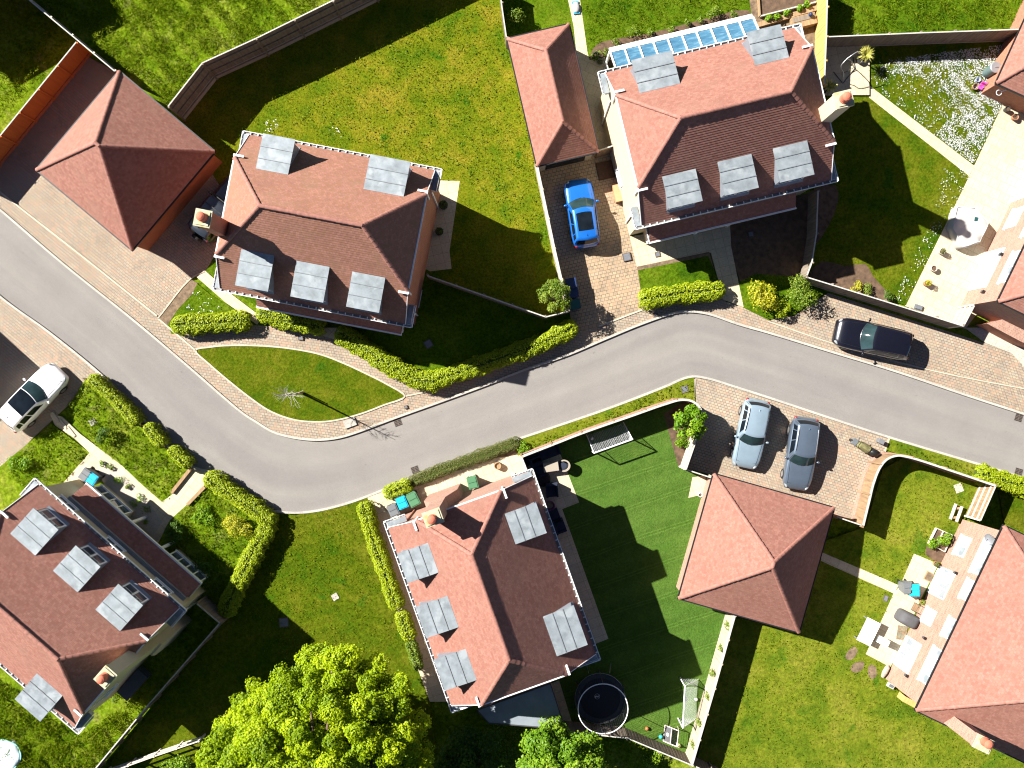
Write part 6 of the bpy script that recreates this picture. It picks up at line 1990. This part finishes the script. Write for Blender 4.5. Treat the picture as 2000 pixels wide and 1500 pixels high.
mb = MB(); mb.tube([(.16 * math.cos(t), .02, .32 + .12 * math.sin(t)) for t in [math.pi * k / 10 for k in range(11)]], .01, 5); mb.build('handle', M['steel_grey'], o)
c = W(1906, 169, .3); c.z = 0
o = thing('basket', 'brown wicker basket in the daisies left of the pink toy', 'basket', c, 0)
mb = MB(); mb.lathe([(.15, .02), (.19, .3), (.17, .3), (.13, .05), (0, .05)], (0, 0, 0), 16); mb.build('basket', M['fence_brown'], o)
mb = MB(); mb.tube(ring(.185, .3, 18), .02, 6, closed=True); mb.build('rim', M['sleeper'], o)
c = W(1975, 155, 1.9)
o = thing('hoop_net', 'small white basketball ring on the outbuilding wall', 'ring', W(1951, 181, 1.8), R(-25))
mb = MB(); mb.tube(ring(.16, 0, 18), .018, 6, closed=True); mb.build('ring', M['steel_white'], o)
mb = MB(); mb.bar((.12, .12, 0), (.3, .3, .1), .05); mb.build('bracket', M['steel_white'], o)

# patio of the salmon brick house
c = W(1697, 1234, .74); c.z = 0
o = thing('garden_table', 'white topped rectangular table at the edge of the salmon brick patio', 'table', c, R(64))
mb = MB(); mb.box(-.78, .78, -.46, .46, .71, .75); mb.build('table_top', M['steel_white'], o)
for x in (-.7, .7):
    for y in (-.38, .38):
        mb = MB(); mb.box(x - .03, x + .03, y - .03, y + .03, 0, .71); mb.build('leg', M['steel_grey'], o)
c = W(1720, 1250, .5); c.z = 0
o = thing('garden_chair', 'white mesh garden chair pushed up to the white table', 'chair', c, R(-25))
mb = MB(); mb.box(-.24, .2, -.22, .22, .42, .46); mb.build('seat', M['steel_white'], o)
mb = MB(); mb.face([(.2, -.22, .46), (.34, -.2, .95), (.34, .2, .95), (.2, .22, .46)]); mb.face([(.215, -.22, .46), (.355, -.2, .95), (.355, .2, .95), (.215, .22, .46)][::-1]); mb.tube([(.2, -.22, .46), (.345, -.2, .95), (.345, .2, .95), (.2, .22, .46)], .02, 6); mb.build('backrest', M['net'], o)
for x in (-.2, .2):
    for y in (-.2, .2):
        mb = MB(); mb.tube([(x, y, .42), (x * 1.1, y * 1.1, 0)], .015, 6); mb.build('leg', M['steel_grey'], o)
c = W(1776, 1211, .8); c.z = 0
o = thing('barbecue', 'barbecue under a charcoal cover against the salmon brick wall', 'barbecue', c, R(-28))
mb = MB()
lv = [(.62, .42, .05), (.62, .42, .75), (.55, .36, .98), (.3, .22, 1.06)]
rr = [[Vector((math.copysign(abs(math.cos(a)) ** .5, math.cos(a)) * x, math.copysign(abs(math.sin(a)) ** .5, math.sin(a)) * y, z)) for a in [2 * math.pi * k / 24 for k in range(24)]] for x, y, z in lv]
for A, B in zip(rr[:-1], rr[1:]):
    for k in range(24): mb.face([A[k], A[(k + 1) % 24], B[(k + 1) % 24], B[k]])
mb.face(rr[-1])
bq = mb.build('cover', M['cloth_grey'], o, smooth=True, merge=True)
mb = MB(); mb.lathe([(.03, 0), (.045, 0), (.045, .006), (.03, .006)], (0, 0, 0), 14, 0, Matrix.Translation((.28, -.2, 1.03)) @ Matrix.Rotation(R(15), 4, 'X')); mb.build('badge', plain('blue badge', (.06, .10, .35), .5), bq)
c = W(1760, 1235, .0)
o = thing('rug', 'striped rag doormat on the patio below the covered barbecue', 'mat', c, R(-8))
mb = MB(); mb.box(-.3, .3, -.42, .42, 0, _z[0] + .03); mb.build('mat', M['doormat'], o)
mb = MB(); [mb.box(-.3 + .05 * k, -.28 + .05 * k, s * .42 - .03, s * .42 + .03, 0, _z[0] + .02) for k in range(12) for s in (-1, 1)]; mb.build('fringe', M['rattan'], o)
c = W(1798, 1192, .5); c.z = 0
o = thing('frame_trolley', 'empty dark metal trolley frame by the salmon brick wall', 'trolley', c, R(-28))
mb = MB()
for z in (.12, .75):
    mb.tube([(-.35, -.25, z), (.35, -.25, z), (.35, .25, z), (-.35, .25, z)], .018, 6, closed=True)
for x in (-.35, .35):
    for y in (-.25, .25): mb.tube([(x, y, 0), (x, y, .75)], .018, 6)
mb.build('frame', M['steel_dark'], o)
mb = MB(); mb.box(-.34, .34, -.24, .24, .12, .14); mb.build('tray', M['fence_brown'], o)
c = W(1818, 1128, .05); c.z = 0
o = thing('doormat', 'brown doormat under the glazed door of the salmon brick house', 'mat', c, R(-28))
mb = MB(); mb.box(-.42, .42, -.3, .3, 0, _z[0] + .03); mb.build('mat', M['sleeper'], o)
mb = MB(); mb.box(-.36, .36, -.24, .24, 0, _z[0] + .034); mb.build('pile', M['mulch'], o)
o = thing('bench', 'low log bench of two pale planks on the lawn above the raised bed', 'bench', W(1871, 1000), 0)
B0 = W(1871, 1000); B0.z = 0
for a, b in (((1867, 984), (1856, 1014)), ((1879, 989), (1868, 1019))):
    mb = MB(); p, q = W(*a, .4) - B0, W(*b, .4) - B0; mb.bar(p, q, .16, .07); mb.build('plank', M['cap_pale'], o)
for a in ((1869, 992), (1864, 1010)):
    mb = MB(); p = W(*a, .2) - B0; mb.box(p.x - .2, p.x + .28, p.y - .07, p.y + .07, 0, .36); mb.build('leg', M['sleeper'], o)
o = thing('raised_bed', 'small raised bed with pale boards against the salmon brick house', 'planter', W(1836, 1050), 0)
B0 = W(1836, 1050); B0.z = 0
for a, b in (((1830, 1032), (1815, 1062)), ((1843, 1038), (1829, 1068)), ((1860, 1045), (1846, 1078)), ((1830, 1032), (1860, 1045)), ((1815, 1062), (1846, 1078))):
    mb = MB(); p, q = W(*a, .3) - B0, W(*b, .3) - B0; p.z = q.z = .16; mb.bar(p, q, .05, .3); mb.build('board', M['cap_pale'], o)
P = [W(x, y, .2) - B0 for x, y in ((1830, 1032), (1860, 1045), (1846, 1078), (1815, 1062))]
mb = MB(); mb.prism([(p.x, p.y) for p in P], .0, .22); mb.build('soil', M['soil'], o)
o = thing('log_pile', 'pale stacked cushion cover leaning on the salmon brick corner', 'cover', W(1727, 1310), R(65))
mb = MB(); mb.tube([(-.4, 0, .12), (-.1, .02, .18), (.3, -.02, .16), (.42, 0, .1)], [.1, .17, .16, .08], 10); mb.build('bundle', M['rattan'], o, smooth=True)
mb = MB(); mb.tube([(-.12, -.18, .03), (-.12, 0, .36), (-.12, .18, .03)], .012, 5); mb.build('tie', M['steel_dark'], o)
o = thing('storage_shelf', 'orange timber log shelf against the south corner of the salmon brick house', 'shelf', W(1768, 1363), R(-28))
mb = MB(); mb.box(-.55, .55, -.18, .18, 0, .05); mb.box(-.55, -.5, -.18, .18, .05, .9); mb.box(.5, .55, -.18, .18, .05, .9); mb.box(-.5, .5, -.18, .18, .86, .9); mb.box(-.03, .03, -.18, .18, .05, .86); mb.build('frame', M['fence_new'], o)
mb = MB(); mb.box(-.45, -.1, -.14, .14, .05, .5); mb.build('box', M['plastic_grey'], o)
c = W(1741, 1340, .3); c.z = 0
o = thing('wall_box', 'small white framed box on the lawn at the salmon brick corner', 'box', c, R(-28))
mb = MB(); mb.box(-.2, .2, -.14, .14, 0, .3); mb.build('box', M['cap_pale'], o)
mb = MB(); mb.box(-.15, .15, -.09, .09, .3, .31); mb.build('panel', M['manhole'], o)
# satellite dish
c = W(1935, 1052, 4.6)
o = thing('satellite_dish', 'grey satellite dish at the eaves of the salmon brick house', 'dish', c, R(200))
Mx = Matrix.Rotation(R(65), 4, 'Y')
mb = MB(); mb.lathe([(0, 0), (.12, .012), (.24, .05), (.33, .1), (.33, .09), (.24, .04), (0, -.01)], (0, 0, 0), 20, 0, Mx); mb.build('reflector', M['steel_grey'], o, smooth=True)
mb = MB(); mb.tube([(0, 0, -.15), (.45, 0, -.05)], .014, 6); mb.tube([(0, 0, 0), (-.25, 0, -.1)], .025, 6); mb.build('arm', M['steel_grey'], o)
def lamp(label, F, px, py, z):
    a = along(F, 'F', px, py, z)
    p = F['c'] + F['ux'] * a - F['uy'] * (F['hw'] + .1); p.z = z
    o = thing('wall_lamp', label, 'lamp', p, F['rz'], 'wall lamps')
    mb = MB(); mb.box(-.07, .07, -.07, .07, -.12, .12); mb.build('lantern', M['steel_dark'], o)
    mb = MB(); mb.box(-.09, .09, -.09, .1, .121, .15); mb.build('cap', M['trim_black'], o)
lamp('wall lamp beside the French doors at the lower end of the salmon brick house', H5, 1761, 1315, 2.2)
lamp('wall lamp right of the doormat rug on the salmon brick house', H5, 1797, 1242, 2.2)
lamp('wall lamp above the glazed door of the salmon brick house', H5, 1858, 1115, 2.2)
lamp('wall lamp below the French doors of the right edge house', H6, 1911, 566, 2.2)
lamp('wall lamp above the French doors of the right edge house', H6, 1946, 493, 2.2)
# things in the plot of the cream house
c = W(1208, 377, .5); c.z = 0
o = thing('planter_box', 'orange rendered block against the cream wall right of the blue car', 'planter', c, R(13))
mb = MB(); mb.box(-.25, .42, -.5, .5, 0, .55); mb.build('block', plain('salmon block', (.50, .22, .10), .9), o)
mb = MB(); mb.box(-.28, .42, -.53, .53, .55, .6); mb.build('top', plain('salmon coping', (.55, .27, .14), .9), o)
c = W(1182, 333, .0)
o = thing('doormat', 'large dark brown mat on the paving right of the blue car', 'mat', c, R(12))
mb = MB(); mb.box(-.5, .5, -.55, .55, 0, _z[0] + .02); mb.build('mat', plain('dark coir', (.075, .04, .022), .95, var=.2), o)
mb = MB(); mb.box(-.45, .45, -.5, .5, 0, _z[0] + .023); mb.build('pile', plain('coir pile', (.085, .045, .026), .95, var=.25, scale=8), o)
c = W(1125, 14, .15); c.z = 0
o = thing('compost_sack', 'blue and white sack lying on the slab path at the top edge', 'sack', c, R(8))
mb = MB(); ellip(mb, (0, 0, .13), (.24, .36, .13), 0, 0, 16); mb.build('sack', M['cloth_white'], o, smooth=True, merge=True)
mb = MB(); mb.box(-.2, .2, -.4, -.28, .04, .12); mb.box(-.2, .2, .28, .4, .04, .12); mb.build('ends', plain('blue sack print', (.02, .30, .50), .5), o)
c = W(1158, 126, .25); c.z = 0
planter('pot of white flowers at the back corner of the long garage', 1172, 121, .2, .35, 'steel_grey', 'leaf_heath')
planter('dark pot with purple plants at the back corner of the glazed lean-to', 1164, 108, .22, .35, 'plastic_black', 'leaf_dark')
o = thing('raised_bed', 'raised vegetable bed edged with oak sleepers at the top edge', 'planter', W(1540, 30), 0)
B0 = W(1540, 30); B0.z = 0
for i, (a, b, t) in enumerate((((1476, 50), (1598, 15), .3), ((1484, 32), (1594, 4), .08), ((1480, -25), (1484, 32), .1))):
    mb = MB(); p, q = W(*a, .2) - B0, W(*b, .2) - B0; p.z = q.z = .13; mb.bar(p, q, t, .26); mb.build('sleeper', M['sleeper' if i != 1 else 'cap_pale'], o)
P = [W(x, y, .1) - B0 for x, y in ((1484, 32), (1594, 4), (1590, -30), (1482, -20))]
mb = MB(); mb.prism([(p.x, p.y) for p in P], 0, .12); mb.build('soil', M['soil'], o)
o = thing('cold_frame', 'dark timber planting box with a navy ball on its lid, behind the cream house gable', 'planter', W(1566, 46), R(14))
mb = MB(); mb.box(-.75, .75, -.35, .35, 0, .5); mb.build('box', M['sleeper'], o)
mb = MB(); mb.box(-.7, .7, .0, .3, .5, .53); mb.build('lid', M['fence_grey'], o)
mb = MB(); mb.ball((.4, .2, .66), .13, 14); mb.build('knob', M['plastic_navy'], o, smooth=True, merge=True)
# steps and sleepers in the bottom left front garden
for a, b, lab in (((375, 914), (337, 962), 'oak sleeper step edge on the upper side of the slab path'), ((402, 950), (368, 985), 'oak sleeper step edge on the lower side of the slab path')):
    p, q = W(*a), W(*b); m_ = (p + q) / 2
    mb = MB(); d = (q - p); Mx = Matrix.Rotation(math.atan2(d.y, d.x), 4, 'Z')
    mb.box(-d.length / 2, d.length / 2, -.1, .1, 0, .24, 0, Mx)
    tag(mb.build('sleeper', M['sleeper'], None, loc=m_), lab, 'sleeper', 'oak sleepers')
for i, (x, y, lab) in enumerate(((110, 815, 'top riser'), (125, 829, 'middle riser'), (140, 843, 'lowest riser'))):
    c = W(x, y)
    mb = MB(); mb.box(-.38, .38, -.09, .09, 0, _z[0] + .03); tag(mb.build('step_riser', M['edging'], None, loc=c, rz=R(-52)), lab + ' of the slab steps beside the white car', 'step', 'garden steps')
# heap of pale sheeting in the bottom left corner
c = W(8, 1478, .4); c.z = 0
o = thing('paddling_pool', 'round paddling pool under rumpled pale sheeting in the bottom left corner', 'pool', c, 0)
mb = MB(); n = 40
def pr(a, k): return (1 + .05 * math.sin(3 * a + k) + .03 * math.sin(7 * a + 2 * k))
lv = [(.98, .03), (1.02, .3), (.9, .42), (.6, .38), (.3, .36)]
rg = [[Vector((math.cos(a) * r * pr(a, k) * .95, math.sin(a) * r * pr(a, k), z + .03 * math.sin(a * 6 + k * 1.7) * (k > 0))) for a in [2 * math.pi * i / n for i in range(n)]] for k, (r, z) in enumerate(lv)]
for A, B in zip(rg[:-1], rg[1:]):
    for k in range(n): mb.face([A[k], A[(k + 1) % n], B[(k + 1) % n], B[k]])
mb.face(rg[-1])
cv = mb.build('sheeting', plain('pale aqua sheeting', (.52, .60, .62), .5, var=.25, scale=4, bump=.6, bscale=9), o, smooth=True, merge=True)
mb = MB(); mb.tube([p + Vector((0, 0, .02)) for p in rg[1]], .04, 6, closed=True); mb.build('rim', plain('aqua tube', (.25, .52, .50), .5), o)
# outdoor timber shed wall by the dark gap at the bottom left cream house
o = thing('garden_bench_box', 'dark storage box in the shaded side passage of the bottom left cream house', 'box', W(268, 1330), R(48))
mb = MB(); mb.box(-.95, .95, -.4, .4, 0, .65); mb.build('box', M['plastic_grey'], o)
mb = MB(); mb.box(-.98, .98, -.43, .43, .65, .72); mb.build('lid', M['door_dark'], o)
bpy.context.view_layer.update()
